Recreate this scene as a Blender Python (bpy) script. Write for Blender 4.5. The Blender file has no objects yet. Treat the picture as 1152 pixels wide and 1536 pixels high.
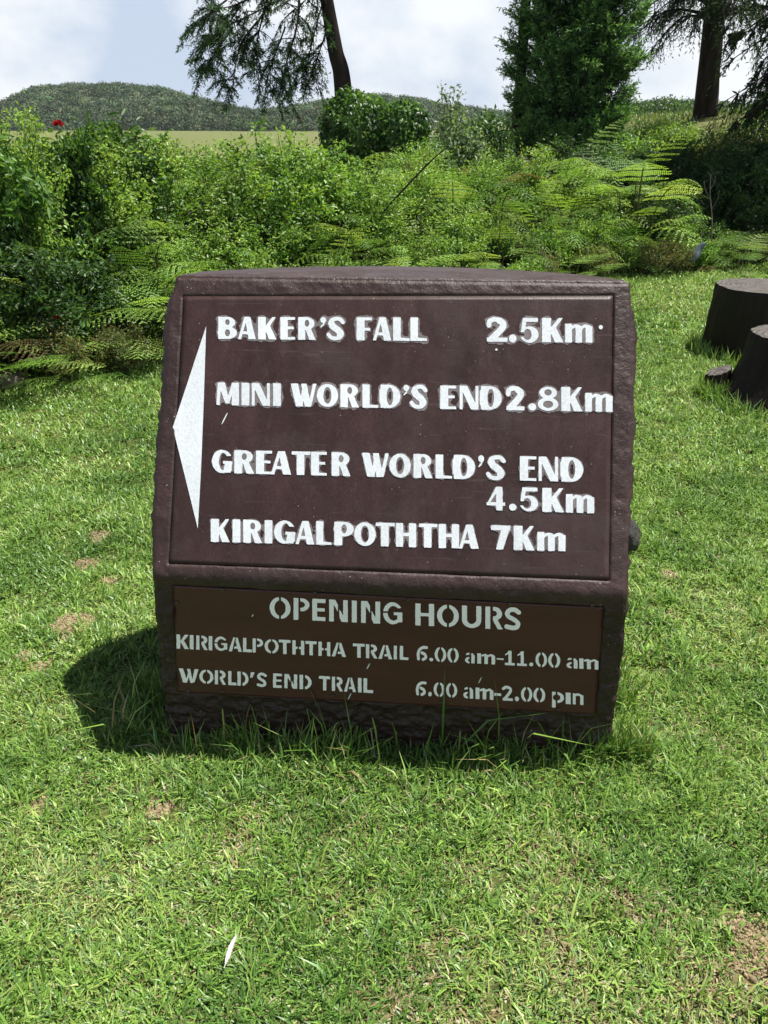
import bpy, math, random
import numpy as np
from mathutils import Vector, Matrix

random.seed(7)
RNG = np.random.default_rng(11)
scene = bpy.context.scene
COL = scene.collection

# ------------------------------------------------------------------ camera
CAM_H, PITCH, FPX, PW, PH = 1.6, math.radians(26.5), 1160.0, 1152.0, 1536.0
cam_data = bpy.data.cameras.new('camera')
cam_data.sensor_fit = 'VERTICAL'
cam_data.sensor_height = 36.0
cam_data.lens = FPX / PH * 36.0
cam_data.clip_start = 0.05
cam_data.clip_end = 5000.0
cam = bpy.data.objects.new('camera', cam_data)
COL.objects.link(cam)
cam.location = (0, 0, CAM_H)
cam.rotation_euler = (math.radians(90) - PITCH, 0, 0)
scene.camera = cam

# ------------------------------------------------------------------ light
SUN_DIR = Vector((0.385, 0.12, 1.0)).normalized()
world = bpy.data.worlds.new('World')
scene.world = world
world.use_nodes = True
wt = world.node_tree
wt.nodes.clear()
def wn(t, **k):
    n = wt.nodes.new(t)
    for a, b in k.items():
        setattr(n, a, b)
    return n
w_out = wn('ShaderNodeOutputWorld')
w_sky = wn('ShaderNodeTexSky')
w_sky.sky_type = 'NISHITA'
w_sky.sun_disc = False
w_sky.sun_elevation = math.asin(SUN_DIR.z)
w_sky.sun_rotation = math.atan2(SUN_DIR.x, SUN_DIR.y)
w_sky.altitude = 2000
w_bg = wn('ShaderNodeBackground')
w_bg.inputs['Strength'].default_value = 0.05
wt.links.new(w_sky.outputs[0], w_bg.inputs['Color'])
w_cloud = wn('ShaderNodeBackground')
w_cloud.inputs['Strength'].default_value = 0.56
w_tc = wn('ShaderNodeTexCoord')
w_map = wn('ShaderNodeMapping')
w_map.inputs['Scale'].default_value = (1.0, 1.0, 1.5)
w_n1 = wn('ShaderNodeTexNoise')
w_n1.inputs['Scale'].default_value = 4.5
w_n1.inputs['Detail'].default_value = 7
w_n1.inputs['Roughness'].default_value = 0.55
wt.links.new(w_tc.outputs['Generated'], w_map.inputs['Vector'])
wt.links.new(w_map.outputs[0], w_n1.inputs['Vector'])
w_r1 = wn('ShaderNodeValToRGB')          # light and grey parts of the cloud
w_r1.color_ramp.elements[0].position = 0.38
w_r1.color_ramp.elements[0].color = (0.60, 0.70, 0.86, 1)
w_r1.color_ramp.elements[1].position = 0.58
w_r1.color_ramp.elements[1].color = (1.0, 1.03, 1.06, 1)
wt.links.new(w_n1.outputs['Fac'], w_r1.inputs['Fac'])
wt.links.new(w_r1.outputs['Color'], w_cloud.inputs['Color'])
w_sep = wn('ShaderNodeSeparateXYZ')
wt.links.new(w_tc.outputs['Generated'], w_sep.inputs[0])
w_band = wn('ShaderNodeMapRange')        # cloud bank low over the hills, opening towards the zenith
w_band.interpolation_type = 'SMOOTHSTEP'
w_band.inputs['From Min'].default_value = 0.2
w_band.inputs['From Max'].default_value = 0.5
w_band.inputs['To Min'].default_value = 0.95
w_band.inputs['To Max'].default_value = 0.05
wt.links.new(w_sep.outputs['Z'], w_band.inputs['Value'])
w_back = wn('ShaderNodeMapRange')        # brighter cloud added behind the camera to fill the shaded lower plate
w_back.interpolation_type = 'SMOOTHSTEP'
for k_, v_ in (('From Min', 0.25), ('From Max', -0.55), ('To Min', 0.55), ('To Max', 0.74)):
    w_back.inputs[k_].default_value = v_
wt.links.new(w_sep.outputs['Y'], w_back.inputs['Value'])
wt.links.new(w_back.outputs[0], w_cloud.inputs['Strength'])
w_mix = wn('ShaderNodeMixShader')
wt.links.new(w_band.outputs[0], w_mix.inputs['Fac'])
wt.links.new(w_bg.outputs[0], w_mix.inputs[1])
wt.links.new(w_cloud.outputs[0], w_mix.inputs[2])
wt.links.new(w_mix.outputs[0], w_out.inputs['Surface'])

sun_data = bpy.data.lights.new('sun', 'SUN')
sun_data.energy = 5.0
sun_data.angle = math.radians(0.5)
sun_data.color = (1.0, 0.96, 0.88)
sun = bpy.data.objects.new('sun', sun_data)
COL.objects.link(sun)
sun.rotation_euler = SUN_DIR.to_track_quat('Z', 'Y').to_euler()
sun.location = (6, 4, 20)

scene.view_settings.view_transform = 'Standard'
scene.view_settings.look = 'None'
scene.view_settings.exposure = 0.87
scene.view_settings.gamma = 1.0
scene.cycles.max_bounces = 6
scene.cycles.diffuse_bounces = 3
scene.cycles.glossy_bounces = 2
scene.cycles.transmission_bounces = 3
scene.cycles.transparent_max_bounces = 4
scene.cycles.volume_bounces = 0
scene.cycles.caustics_reflective = False
scene.cycles.caustics_refractive = False

# ------------------------------------------------------------------ helpers
CP, SP = math.cos(PITCH), math.sin(PITCH)
def ray(px, py):
    """direction of the line of sight through a photo pixel (arrays welcome)"""
    u = (np.asarray(px, float) - PW / 2) / FPX
    v = (PH / 2 - np.asarray(py, float)) / FPX
    return np.stack([u, CP + v * SP, -SP + v * CP], -1)
def on_plane(px, py, p0, n):
    d = ray(px, py)
    o = np.array([0, 0, CAM_H])
    t = np.dot(np.asarray(p0) - o, n) / (d @ np.asarray(n))
    return o + d * t[..., None]
def on_ground(px, py, z=0.0):
    return on_plane(px, py, (0, 0, z), np.array([0, 0, 1.0]))
def at(px, py, dist):
    """point on the sight line at a forward distance"""
    d = ray(px, py)
    return np.array([0, 0, CAM_H]) + d * (dist / d[..., 1])[..., None]

def smooth(a, b, x):
    t = np.clip((x - a) / (b - a), 0, 1)
    return t * t * (3 - 2 * t)
def _hash(i, j, k, seed):
    h = (i * 374761393 + j * 668265263 + k * 2147483647 + seed * 974711) & 0xFFFFFFFF
    h = ((h ^ (h >> 13)) * 1274126177) & 0xFFFFFFFF
    h = (h ^ (h >> 16)) & 0xFFFFFFFF
    return h / 4294967295.0
def vnoise(x, y, z=None, seed=0):
    x = np.asarray(x, float); y = np.asarray(y, float)
    z = np.zeros_like(x) if z is None else np.asarray(z, float)
    xi, yi, zi = np.floor(x), np.floor(y), np.floor(z)
    fx, fy, fz = x - xi, y - yi, z - zi
    fx, fy, fz = [f * f * (3 - 2 * f) for f in (fx, fy, fz)]
    xi, yi, zi = xi.astype(np.int64), yi.astype(np.int64), zi.astype(np.int64)
    r = 0
    for a in (0, 1):
        for b in (0, 1):
            for c in (0, 1):
                w = (fx if a else 1 - fx) * (fy if b else 1 - fy) * (fz if c else 1 - fz)
                r = r + w * _hash(xi + a, yi + b, zi + c, seed)
    return r
def fbm(x, y, z=None, oct=4, seed=0):
    r, a, s, t = 0, 1.0, 1.0, 0
    for o in range(oct):
        r = r + a * vnoise(np.asarray(x) * s, np.asarray(y) * s, None if z is None else np.asarray(z) * s, seed + o * 17)
        t += a; a *= 0.5; s *= 2.03
    return r / t

def np_mesh(name, verts, faces, col=None, smooth_shade=False):
    """faces: list of (N,k) index arrays"""
    me = bpy.data.meshes.new(name)
    verts = np.asarray(verts, np.float32)
    me.vertices.add(len(verts))
    me.vertices.foreach_set('co', verts.ravel())
    faces = [np.asarray(f, np.int32) for f in faces if len(f)]
    nl = sum(f.size for f in faces)
    npol = sum(len(f) for f in faces)
    me.loops.add(nl)
    me.polygons.add(npol)
    me.loops.foreach_set('vertex_index', np.concatenate([f.ravel() for f in faces]))
    tot = np.concatenate([np.full(len(f), f.shape[1], np.int32) for f in faces])
    start = np.concatenate([[0], np.cumsum(tot)[:-1]]).astype(np.int32)
    me.polygons.foreach_set('loop_start', start)
    me.polygons.foreach_set('loop_total', tot)
    if smooth_shade:
        me.polygons.foreach_set('use_smooth', np.ones(npol, bool))
    me.update(calc_edges=True)
    if col is not None:
        a = me.color_attributes.new('col', 'FLOAT_COLOR', 'POINT')
        c = np.ones((len(verts), 4), np.float32)
        c[:, :3] = col
        a.data.foreach_set('color', c.ravel())
    return me
class MB:
    """collects arrays of vertices and faces into one mesh"""
    def __init__(s): s.v, s.f, s.c, s.n = [], [], [], 0
    def add(s, v, faces, col=(1, 1, 1)):
        v = np.asarray(v, float).reshape(-1, 3)
        s.v.append(v)
        for f in faces:
            f = np.asarray(f)
            if len(f): s.f.append(f + s.n)
        c = np.asarray(col, float)
        s.c.append(np.broadcast_to(c, (len(v), 3)))
        s.n += len(v)
        return s
    def mesh(s, name, sm=False):
        by = {}
        for f in s.f: by.setdefault(f.shape[1], []).append(f)
        return np_mesh(name, np.concatenate(s.v), [np.concatenate(x) for x in by.values()], np.concatenate(s.c), sm)
def link(name, me, mat, parent=None, loc=(0, 0, 0)):
    o = bpy.data.objects.new(name, me)
    COL.objects.link(o)
    if mat is not None and not me.materials: me.materials.append(mat)
    o.location = loc
    if parent is not None: o.parent = parent
    return o
def tag(o, label=None, cat=None, group=None, kind=None):
    if label: o['label'] = label
    if cat: o['category'] = cat
    if group: o['group'] = group
    if kind: o['kind'] = kind
    return o
def empty(name, loc, rz=0.0):
    o = bpy.data.objects.new(name, None)
    o.empty_display_size = 0.1
    COL.objects.link(o)
    o.location = loc
    o.rotation_euler = (0, 0, rz)
    return o
def copy_tree(o, parent=None):
    c = o.copy()
    COL.objects.link(c)
    if parent is not None: c.parent = parent
    for ch in list(o.children):
        copy_tree(ch, c)
    return c

# ---- shapes
def tube(path, radii, seg=8, caps=True):
    P = np.asarray(path, float); n = len(P)
    R = np.broadcast_to(np.asarray(radii, float), (n,))
    T = np.gradient(P, axis=0)
    T /= np.linalg.norm(T, axis=1)[:, None] + 1e-9
    ref = np.array([0.31, 0.17, 0.93]) if abs(T[0][2]) < 0.9 else np.array([1.0, 0.1, 0])
    A = np.cross(T, ref); A /= np.linalg.norm(A, axis=1)[:, None] + 1e-9
    B = np.cross(T, A)
    a = np.linspace(0, 2 * np.pi, seg, endpoint=False)
    V = P[:, None] + R[:, None, None] * (A[:, None] * np.cos(a)[None, :, None] + B[:, None] * np.sin(a)[None, :, None])
    i = np.arange(n - 1)[:, None] * seg; j = np.arange(seg)[None]; k = (j + 1) % seg
    F = np.stack([i + j, i + k, i + seg + k, i + seg + j], -1).reshape(-1, 4)
    V = V.reshape(-1, 3); fs = [F]
    if caps:
        V = np.concatenate([V, P[:1], P[-1:]]); m = n * seg
        j = np.arange(seg)
        fs.append(np.stack([(j + 1) % seg, j, np.full(seg, m)], -1))
        fs.append(np.stack([(n - 1) * seg + j, (n - 1) * seg + (j + 1) % seg, np.full(seg, m + 1)], -1))
    return V, fs
def curve(pts, n=16):
    """Catmull-Rom through points"""
    P = np.asarray(pts, float)
    if len(P) < 3:
        t = np.linspace(0, 1, n)[:, None]; return P[0] * (1 - t) + P[-1] * t
    Q = np.concatenate([[2 * P[0] - P[1]], P, [2 * P[-1] - P[-2]]])
    s = np.linspace(0, len(P) - 1 - 1e-6, n); i = s.astype(int); t = (s - i)[:, None]
    a, b, c, d = Q[i], Q[i + 1], Q[i + 2], Q[i + 3]
    return 0.5 * (2 * b + (c - a) * t + (2 * a - 5 * b + 4 * c - d) * t ** 2 + (3 * b - a - 3 * c + d) * t ** 3)
def unit(v):
    return v / (np.linalg.norm(v, axis=-1, keepdims=True) + 1e-9)
def rand_dirs(n, rng=RNG):
    return unit(rng.normal(size=(n, 3)))
def leaf_geo(P, D, N, L, W, fold=0.25):
    """folded pointed leaves: 5 verts, 2 quads-ish (4 tris as 2 quads)"""
    n = len(P)
    D = unit(D); S = unit(np.cross(D, N)); U = np.cross(S, D)
    L = np.broadcast_to(L, (n,))[:, None]; W = np.broadcast_to(W, (n,))[:, None]
    b = P; tip = P + D * L - U * L * 0.12
    mid = P + D * L * 0.45
    l = mid + S * W * 0.5 + U * W * fold
    r = mid - S * W * 0.5 + U * W * fold
    V = np.stack([b, l, tip, r], 1).reshape(-1, 3)
    i = np.arange(n) * 4
    F = np.concatenate([np.stack([i, i + 1, i + 2], -1), np.stack([i, i + 2, i + 3], -1)])
    return V, [F]
def rep(c, k):
    return np.repeat(c, k, axis=0)

# ---- materials
def new_mat(name):
    m = bpy.data.materials.new(name); m.use_nodes = True
    t = m.node_tree; t.nodes.clear()
    return m, t
class NT:
    def __init__(s, t): s.t = t
    def n(s, typ, inp=None, **kw):
        nd = s.t.nodes.new(typ)
        for a, b in kw.items(): setattr(nd, a, b)
        for a, b in (inp or {}).items():
            if hasattr(b, 'bl_idname') and not isinstance(b, bpy.types.NodeSocket): b = b.outputs[0]
            if isinstance(b, bpy.types.NodeSocket): s.t.links.new(b, nd.inputs[a])
            else: nd.inputs[a].default_value = b
        return nd
    def ramp(s, fac, stops):
        nd = s.n('ShaderNodeValToRGB', {'Fac': fac})
        e = nd.color_ramp.elements
        while len(e) < len(stops): e.new(0.5)
        for x, (p, c) in zip(e, stops):
            x.position = p; x.color = tuple(c) + (1,) if len(c) == 3 else c
        return nd.outputs['Color']
    def mix(s, f, a, b, mode='MIX'):
        nd = s.n('ShaderNodeMix', data_type='RGBA', blend_type=mode)
        for sock, v in ((nd.inputs[0], f), (nd.inputs[6], a), (nd.inputs[7], b)):
            if isinstance(v, bpy.types.NodeSocket): s.t.links.new(v, sock)
            else: sock.default_value = v if not isinstance(v, tuple) or len(v) == 4 else v + (1,)
        return nd.outputs[2]
    def noise(s, scale, detail=4, rough=0.55, vec=None, dist=0.0):
        nd = s.n('ShaderNodeTexNoise', {'Scale': scale, 'Detail': detail, 'Roughness': rough, 'Distortion': dist})
        if vec is not None: s.t.links.new(vec, nd.inputs['Vector'])
        return nd.outputs['Fac']
    def obj(s, scale=(1, 1, 1)):
        tc = s.n('ShaderNodeTexCoord')
        mp = s.n('ShaderNodeMapping', {'Vector': tc.outputs['Object'], 'Scale': scale})
        return mp.outputs[0]
    def bump(s, h, strength=0.3, dist=0.01):
        return s.n('ShaderNodeBump', {'Height': h, 'Strength': strength, 'Distance': dist}).outputs[0]
    def out(s, sh):
        o = s.n('ShaderNodeOutputMaterial'); s.t.links.new(sh, o.inputs['Surface'])
def leaf_mat(name, transl=0.35, rough=0.45, spec=0.35, vary=0.25, tcol=(1.15, 1.1, 0.5)):
    m, t = new_mat(name); g = NT(t)
    at_ = g.n('ShaderNodeAttribute', attribute_name='col')
    oi = g.n('ShaderNodeObjectInfo')
    v = g.n('ShaderNodeMapRange', {'Value': oi.outputs['Random'], 'To Min': 1 - vary, 'To Max': 1 + vary}).outputs[0]
    c = g.n('ShaderNodeVectorMath', {0: at_.outputs['Color'], 1: v}, operation='MULTIPLY').outputs[0]
    p = g.n('ShaderNodeBsdfPrincipled', {'Base Color': c, 'Roughness': rough, 'Specular IOR Level': spec})
    tc = g.n('ShaderNodeVectorMath', {0: c, 1: tcol}, operation='MULTIPLY').outputs[0]
    tr = g.n('ShaderNodeBsdfTranslucent', {'Color': tc})
    mx = g.n('ShaderNodeMixShader', {0: transl, 1: p.outputs[0], 2: tr.outputs[0]})
    g.out(mx.outputs[0])
    return m
def bark_mat(name, c0, c1, scale=6.0, rough=0.85, spec=0.2, stretch=0.25):
    m, t = new_mat(name); g = NT(t)
    v = g.obj((1, 1, stretch))
    f = g.noise(scale, 6, 0.65, v)
    c = g.ramp(f, [(0.3, c0), (0.7, c1)])
    p = g.n('ShaderNodeBsdfPrincipled', {'Base Color': c, 'Roughness': rough, 'Specular IOR Level': spec,
            'Normal': g.bump(g.noise(scale * 2.5, 6, 0.7, v), 0.8, 0.03)})
    g.out(p.outputs[0])
    return m
M_BARK = bark_mat('dark bark', (0.010, 0.008, 0.007), (0.05, 0.038, 0.03), 8.0, .9, .1, .2)
M_TWIG = bark_mat('pale twig', (0.10, 0.085, 0.07), (0.24, 0.21, 0.18), 20)
M_STEM = bark_mat('green stem', (0.04, 0.05, 0.02), (0.09, 0.10, 0.04), 14)
M_LEAF = leaf_mat('shrub leaf', 0.45, 0.42, 0.4)
M_FERN = leaf_mat('fern frond', 0.42, 0.5, 0.25)
M_GRASS = leaf_mat('turf blade', 0.22, 0.42, 0.4, 0.0)
M_CONIFER = leaf_mat('conifer spray', 0.3, 0.55, 0.25, 0.15)
M_FOREST = leaf_mat('forest canopy', 0.1, 0.7, 0.1, 0.0)
# ------------------------------------------------------------------ ground
HX = np.array([-30, -8, -4.2, -2.7, -1.7, 0.6, 3.0, 4.9, 7.0, 12, 40.])
HY = np.array([0.5, 2.2, 3.7, 4.75, 5.75, 7.7, 9.45, 10.1, 10.6, 11.5, 14.])
def hedge_y(x): return np.interp(x, HX, HY)
SOIL = [(105, 940, .075), (62, 1003, .035), (150, 808, .05), (128, 848, .04), (165, 868, .03), (40, 985, .03),
        (1140, 1430, .07), (240, 1212, .035), (1002, 868, .035), (60, 1215, .03), (1010, 930, .025)]
SOILW = [(on_ground(a, b), r * 1.2) for a, b, r in SOIL]
def soil_mask(x, y):
    m = np.zeros_like(x)
    n = fbm(x * 22, y * 22, seed=91)
    for p, r in SOILW:
        d = np.hypot(x - p[0], (y - p[1]) * 0.8) / r
        m = np.maximum(m, 1 - smooth(0.55, 1.15, d + (n - .5) * 1.4))
    return m
def zg(x, y):
    x = np.asarray(x, float); y = np.asarray(y, float)
    near = 1 - smooth(10, 16, np.hypot(x, y))
    z = near * ((fbm(x * 1.6, y * 1.6, seed=3) - .5) * .05 + (fbm(x * 9, y * 9, seed=5, oct=2) - .5) * .022)
    z = z + 1.9 * smooth(12.5, 21, y) * smooth(2.6, 8.5, x + (fbm(x * .3, y * .3, seed=8) - .5) * 2) * (1 - smooth(60, 110, y)) * (1 - smooth(60, 120, x))
    z = z + smooth(14, 30, np.hypot(x, y)) * (fbm(x * .1, y * .1, seed=9) - .5) * .25
    return z + .004
def axis(lo, mid0, mid1, hi, step, n):
    a = mid0 - np.geomspace(step, mid0 - lo, n)[::-1]; b = mid1 + np.geomspace(step, hi - mid1, n)
    return np.concatenate([a, np.arange(mid0, mid1 + 1e-6, step), b])
gx = axis(-1500, -4.0, 7.0, 1500, 0.045, 60); gy = axis(-60, 0.4, 11.5, 2500, 0.045, 75)
X, Y = np.meshgrid(gx, gy)
Z = zg(X, Y) + soil_mask(X, Y) * .006 * fbm(X * 30, Y * 30, seed=33)
nx, ny = len(gx), len(gy)
i = np.arange(ny - 1)[:, None] * nx + np.arange(nx - 1)[None]
F = np.stack([i, i + 1, i + nx + 1, i + nx], -1).reshape(-1, 4)
SM = soil_mask(X, Y).ravel()
far = smooth(9, 22, np.hypot(X, Y)).ravel()
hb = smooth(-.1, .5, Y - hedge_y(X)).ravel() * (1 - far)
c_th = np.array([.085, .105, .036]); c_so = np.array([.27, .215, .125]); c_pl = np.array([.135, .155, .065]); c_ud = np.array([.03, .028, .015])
gc = c_th * (1 - SM[:, None]) + c_so * SM[:, None]
gc = gc * (1 - far[:, None]) + c_pl * far[:, None]
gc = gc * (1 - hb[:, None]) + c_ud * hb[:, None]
m, t = new_mat('ground soil and thatch'); g = NT(t)
a_ = g.n('ShaderNodeAttribute', attribute_name='col').outputs['Color']
ov = g.obj()
v1 = g.ramp(g.noise(28, 6, 0.7, ov), [(0.3, (.55, .55, .5)), (0.7, (1.35, 1.3, 1.2))])
v2 = g.ramp(g.noise(.35, 5, 0.6, ov), [(0.3, (.8, .85, .75)), (0.7, (1.2, 1.12, 1.1))])
cc = g.mix(1.0, g.mix(1.0, a_, v1, 'MULTIPLY'), v2, 'MULTIPLY')
p = g.n('ShaderNodeBsdfPrincipled', {'Base Color': cc, 'Roughness': .95, 'Specular IOR Level': .1, 'Normal': g.bump(g.noise(60, 5, .7, ov), .8, .01)})
g.out(p.outputs[0])
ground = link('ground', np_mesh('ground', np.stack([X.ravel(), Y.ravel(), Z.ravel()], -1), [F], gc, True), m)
tag(ground, kind='structure')

# ------------------------------------------------------------------ far hills and their forest
CR = np.array([(-700, 150), (-300, 148), (0, 158), (60, 131), (120, 126), (180, 125), (240, 131), (300, 147), (380, 166), (430, 163), (480, 152),
               (560, 141), (620, 147), (660, 155), (760, 168), (900, 160), (1000, 150), (1150, 158), (1500, 150), (2200, 160)], float)
def hill(px, u):
    """u 0 foot .. 1 crest .. 2 behind"""
    py = np.interp(px, CR[:, 0], CR[:, 1]) + 9
    dist = 340 + 130 * u + 25 * np.sin(px * .012)
    d = ray(px, np.full_like(px, 190.0)); X_ = d[..., 0] / d[..., 1] * dist
    el = np.arctan((768 - py) / FPX) - PITCH
    zc = 1.6 + (340 + 130 + 25 * np.sin(px * .012)) * np.tan(el)
    prof = np.where(u <= 1, np.sin(np.clip(u, 0, 1) * np.pi / 2) ** 1.1, np.cos((u - 1) * np.pi / 2 * .98))
    n = (fbm(X_ * .02, dist * .02, seed=21) - .5) * 5 * np.clip(u, 0, 1) * np.clip(2 - u, 0, 1) * np.abs(u - 1)
    return np.stack([X_, dist, zc * prof - .6 * (1 - prof) + n], -1)
hp, hu = np.meshgrid(np.linspace(-700, 2200, 220), np.linspace(-.03, 2, 44))
HV = hill(hp, hu)
i = np.arange(43)[:, None] * 220 + np.arange(219)[None]
F = np.stack([i, i + 1, i + 221, i + 220], -1).reshape(-1, 4)
m, t = new_mat('hill ground'); g = NT(t)
c = g.ramp(g.noise(.05, 6, .6, g.obj()), [(.3, (.03, .045, .02)), (.7, (.07, .09, .04))])
g.out(g.n('ShaderNodeBsdfPrincipled', {'Base Color': c, 'Roughness': .95, 'Specular IOR Level': .05}).outputs[0])
tag(link('hills', np_mesh('hills', HV.reshape(-1, 3), [F], None, True), m), kind='structure')
nt = 5200
tp = RNG.uniform(-500, 1500, nt); tu = RNG.uniform(.0, 1.12, nt)
TP = hill(tp, tu)
R_ = RNG.uniform(1.6, 3.6, nt)
k = 60
Pd = rand_dirs(nt * k); Pd[:, 2] = np.abs(Pd[:, 2]) * .9 + .02
rr = RNG.uniform(.75, 1.08, nt * k)
Q = rep(TP, k) + Pd * (rep(R_, k) * rr)[:, None] * np.array([1, 1, .95])
Q[:, 2] += rep(R_, k) * .25
Nn = unit(Pd + rand_dirs(nt * k) * .6)
Dn = unit(np.cross(Nn, rand_dirs(nt * k)))
tc = np.array([.060, .095, .046]) * RNG.uniform(.6, 1.5, (nt, 1)) * (np.array([1, 1, 1]) + RNG.normal(size=(nt, 3)) * .07)
pale = RNG.random(nt) < .12
tc[pale] = np.array([.13, .155, .085]) * RNG.uniform(.7, 1.2, (pale.sum(), 1))
tc = tc * (.45 + 1.1 * fbm(TP[:, 0] * .03, TP[:, 1] * .012, seed=44))[:, None]
V, F = leaf_geo(Q, Dn, Nn, RNG.uniform(.6, 1.3, nt * k), RNG.uniform(.5, .9, nt * k), 0)
b = MB().add(V, F, rep(rep(np.abs(tc), k) * RNG.uniform(.8, 1.2, (nt * k, 1)), 4))
tag(link('forest', b.mesh('forest'), M_FOREST), kind='stuff')

# ------------------------------------------------------------------ the trail sign
PSI = math.radians(4.6); LEAN = math.radians(32)
S_ = np.array([math.cos(PSI), -math.sin(PSI), 0]); B_ = np.array([math.sin(PSI), math.cos(PSI), 0]); Zv = np.array([0, 0, 1.])
P0 = on_ground(580, 1128)
n_lo = -B_
fold = on_plane(585, 877, P0, n_lo)
L1 = fold[2]
w_up = B_ * math.sin(LEAN) + Zv * math.cos(LEAN)
n_up = -B_ * math.cos(LEAN) + Zv * math.sin(LEAN)
def lo(px, py):
    p = on_plane(px, py, P0, n_lo); return np.stack([(p - P0) @ S_, p[..., 2]], -1)
def up(px, py):
    p = on_plane(px, py, fold, n_up); q = p - fold
    return np.stack([(p - P0) @ S_, L1 + q @ w_up], -1)
def st(px, py):
    px = np.asarray(px, float); py = np.asarray(py, float)
    a, b_ = lo(px, py), up(px, py)
    return np.where((a[..., 1] > L1)[..., None], b_, a)
TT = float(np.mean([up(300, 421)[1], up(600, 419)[1], up(930, 421)[1]]))
print('SIGN L1 %.3f TT %.3f top z %.3f' % (L1, TT, L1 + (TT - L1) * math.cos(LEAN)))
silL = np.array([(263, 424), (254, 450), (249, 490), (247, 540), (243, 600), (238, 650), (233, 700), (230, 760), (229, 820), (229, 860), (231, 890), (236, 950), (240, 1000), (246, 1060), (254, 1125), (256, 1170)], float)
silR = np.array([(945, 424), (948, 470), (950, 540), (951, 600), (949, 660), (946, 720), (944, 780), (942, 840), (939, 880), (938, 930), (934, 980), (927, 1030), (920, 1080), (911, 1135), (909, 1180)], float)
def sil(a):
    q = st(a[:, 0], a[:, 1]); o_ = np.argsort(q[:, 1]); return q[o_]
SL, SR = sil(silL), sil(silR)
def xl(t): return np.interp(t, SL[:, 1], SL[:, 0])
def xr(t): return np.interp(t, SR[:, 1], SR[:, 0])
quad_up = up(np.array([274, 921, 915, 252]), np.array([443, 442, 872, 846]))     # TL TR BR BL
quad_lo = lo(np.array([258, 907, 895, 265]), np.array([877, 910, 1073, 1039]))
def quad_sd(q, s, t):
    """positive inside"""
    d = np.full(s.shape, 9.)
    for k_ in range(4):
        a, b_ = q[k_], q[(k_ + 1) % 4]
        e = (b_ - a) / np.linalg.norm(b_ - a)
        nrm = np.array([e[1], -e[0]])                  # right-hand side of TL->TR is down = inside
        d = np.minimum(d, (s - a[0]) * nrm[0] + (t - a[1]) * nrm[1])
    return d
def prof(t):
    """depth b, height z with the fold eased over 2 cm"""
    r = .022
    u = t - L1
    k_ = np.where(u > r, u, np.where(u < -r, 0, (u + r) ** 2 / (4 * r)))
    b = k_ * math.sin(LEAN); z = t - k_ * (1 - math.cos(LEAN))
    return b, z
ROWS = np.concatenate([np.linspace(-.10, TT - .012, 455), TT - .012 + .012 * np.sin(np.linspace(0, np.pi / 2, 7))[1:]])
NF, NSD = 440, 170
fu = np.linspace(0, 1, NF)
th = np.linspace(0, np.pi, NSD + 2)[1:-1]
T = ROWS[:, None]
b_, z_ = prof(T)
s_f = xl(T) + (xr(T) - xl(T)) * fu[None]
t_f = np.broadcast_to(T, s_f.shape)
sdu, sdl = quad_sd(quad_up, s_f, t_f), quad_sd(quad_lo, s_f, t_f)
wob = (fbm(s_f * 22, t_f * 22, seed=51) - .5) * .006
inside = np.maximum(smooth(-.003, .004, sdu + wob * .5), smooth(-.002, .004, sdl + wob))
edge_d = np.minimum(np.minimum(s_f - xl(T), xr(T) - s_f), TT - t_f)
rnd = smooth(0, .010, edge_d)
base_zone = smooth(.02, -.02, t_f - np.interp(s_f, [quad_lo[3, 0], quad_lo[2, 0]], [quad_lo[3, 1], quad_lo[2, 1]]))
low = smooth(L1 + .02, L1 - .12, t_f)
rough = (fbm(s_f * 45, t_f * 45, seed=52, oct=4) - .5) * (.004 + .008 * low) + (fbm(s_f * 14, t_f * 14, seed=53) - .5) * (.003 + .010 * low)
rough += base_zone * ((fbm(s_f * 26, t_f * 48, seed=54) - .5) * .016 - .006)
ledge = .0035 * np.exp(-((t_f - L1 - .004) / .022) ** 2)
raise_ = (1 - inside) * (.0016 + ledge + rough) - inside * .0045 - (1 - rnd) * .004
raise_ += (1 - smooth(0, .05, edge_d)) * low * (fbm(s_f * 30, t_f * 30, seed=55) - .5) * .02
fz = smooth(-.03, .03, T - L1)
Nf = n_lo[None, None] * (1 - fz[..., None]) + n_up[None, None] * fz[..., None]
Pf = P0 + s_f[..., None] * S_ + b_[..., None] * B_ + z_[..., None] * Zv + raise_[..., None] * Nf
BACK = .86
D_ = BACK - b_ + .03 * (1 - T / TT)
cs = (xl(T) + xr(T)) / 2; hw = (xr(T) - xl(T)) / 2
ex = 2 / (2.3 - .5 * smooth(.3, 1, T / TT))
s_s = cs + hw * np.sign(np.cos(th)) * np.abs(np.cos(th)) ** ex
d_s = D_ * np.abs(np.sin(th)) ** ex
out = unit(np.stack([np.cos(th) * 1.0, np.sin(th), 0 * th], -1))
out = out[:, 0:1] * S_ + out[:, 1:2] * B_
ramp = smooth(0, .25, np.minimum(th, np.pi - th))[None] * .5 + .5
Ps = P0 + s_s[..., None] * S_ + (b_ + d_s)[..., None] * B_ + z_[..., None] * Zv
nz = (fbm(Ps[..., 0] * 9, Ps[..., 1] * 9, Ps[..., 2] * 9, seed=61) - .5) * .06 + (fbm(Ps[..., 0] * 34, Ps[..., 1] * 34, Ps[..., 2] * 34, seed=62, oct=4) - .5) * .034
topf = 1 - smooth(TT - .03, TT, T)
nz = nz * ramp * (.35 + .65 * topf) + .006 * topf
Ps = Ps + nz[..., None] * out[None]
Ps[..., 2] -= .085 * d_s * smooth(.5 * TT, TT, T)
ring = np.concatenate([Pf, Ps], 1)
nr, ncol = ring.shape[:2]
caps = []
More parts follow.
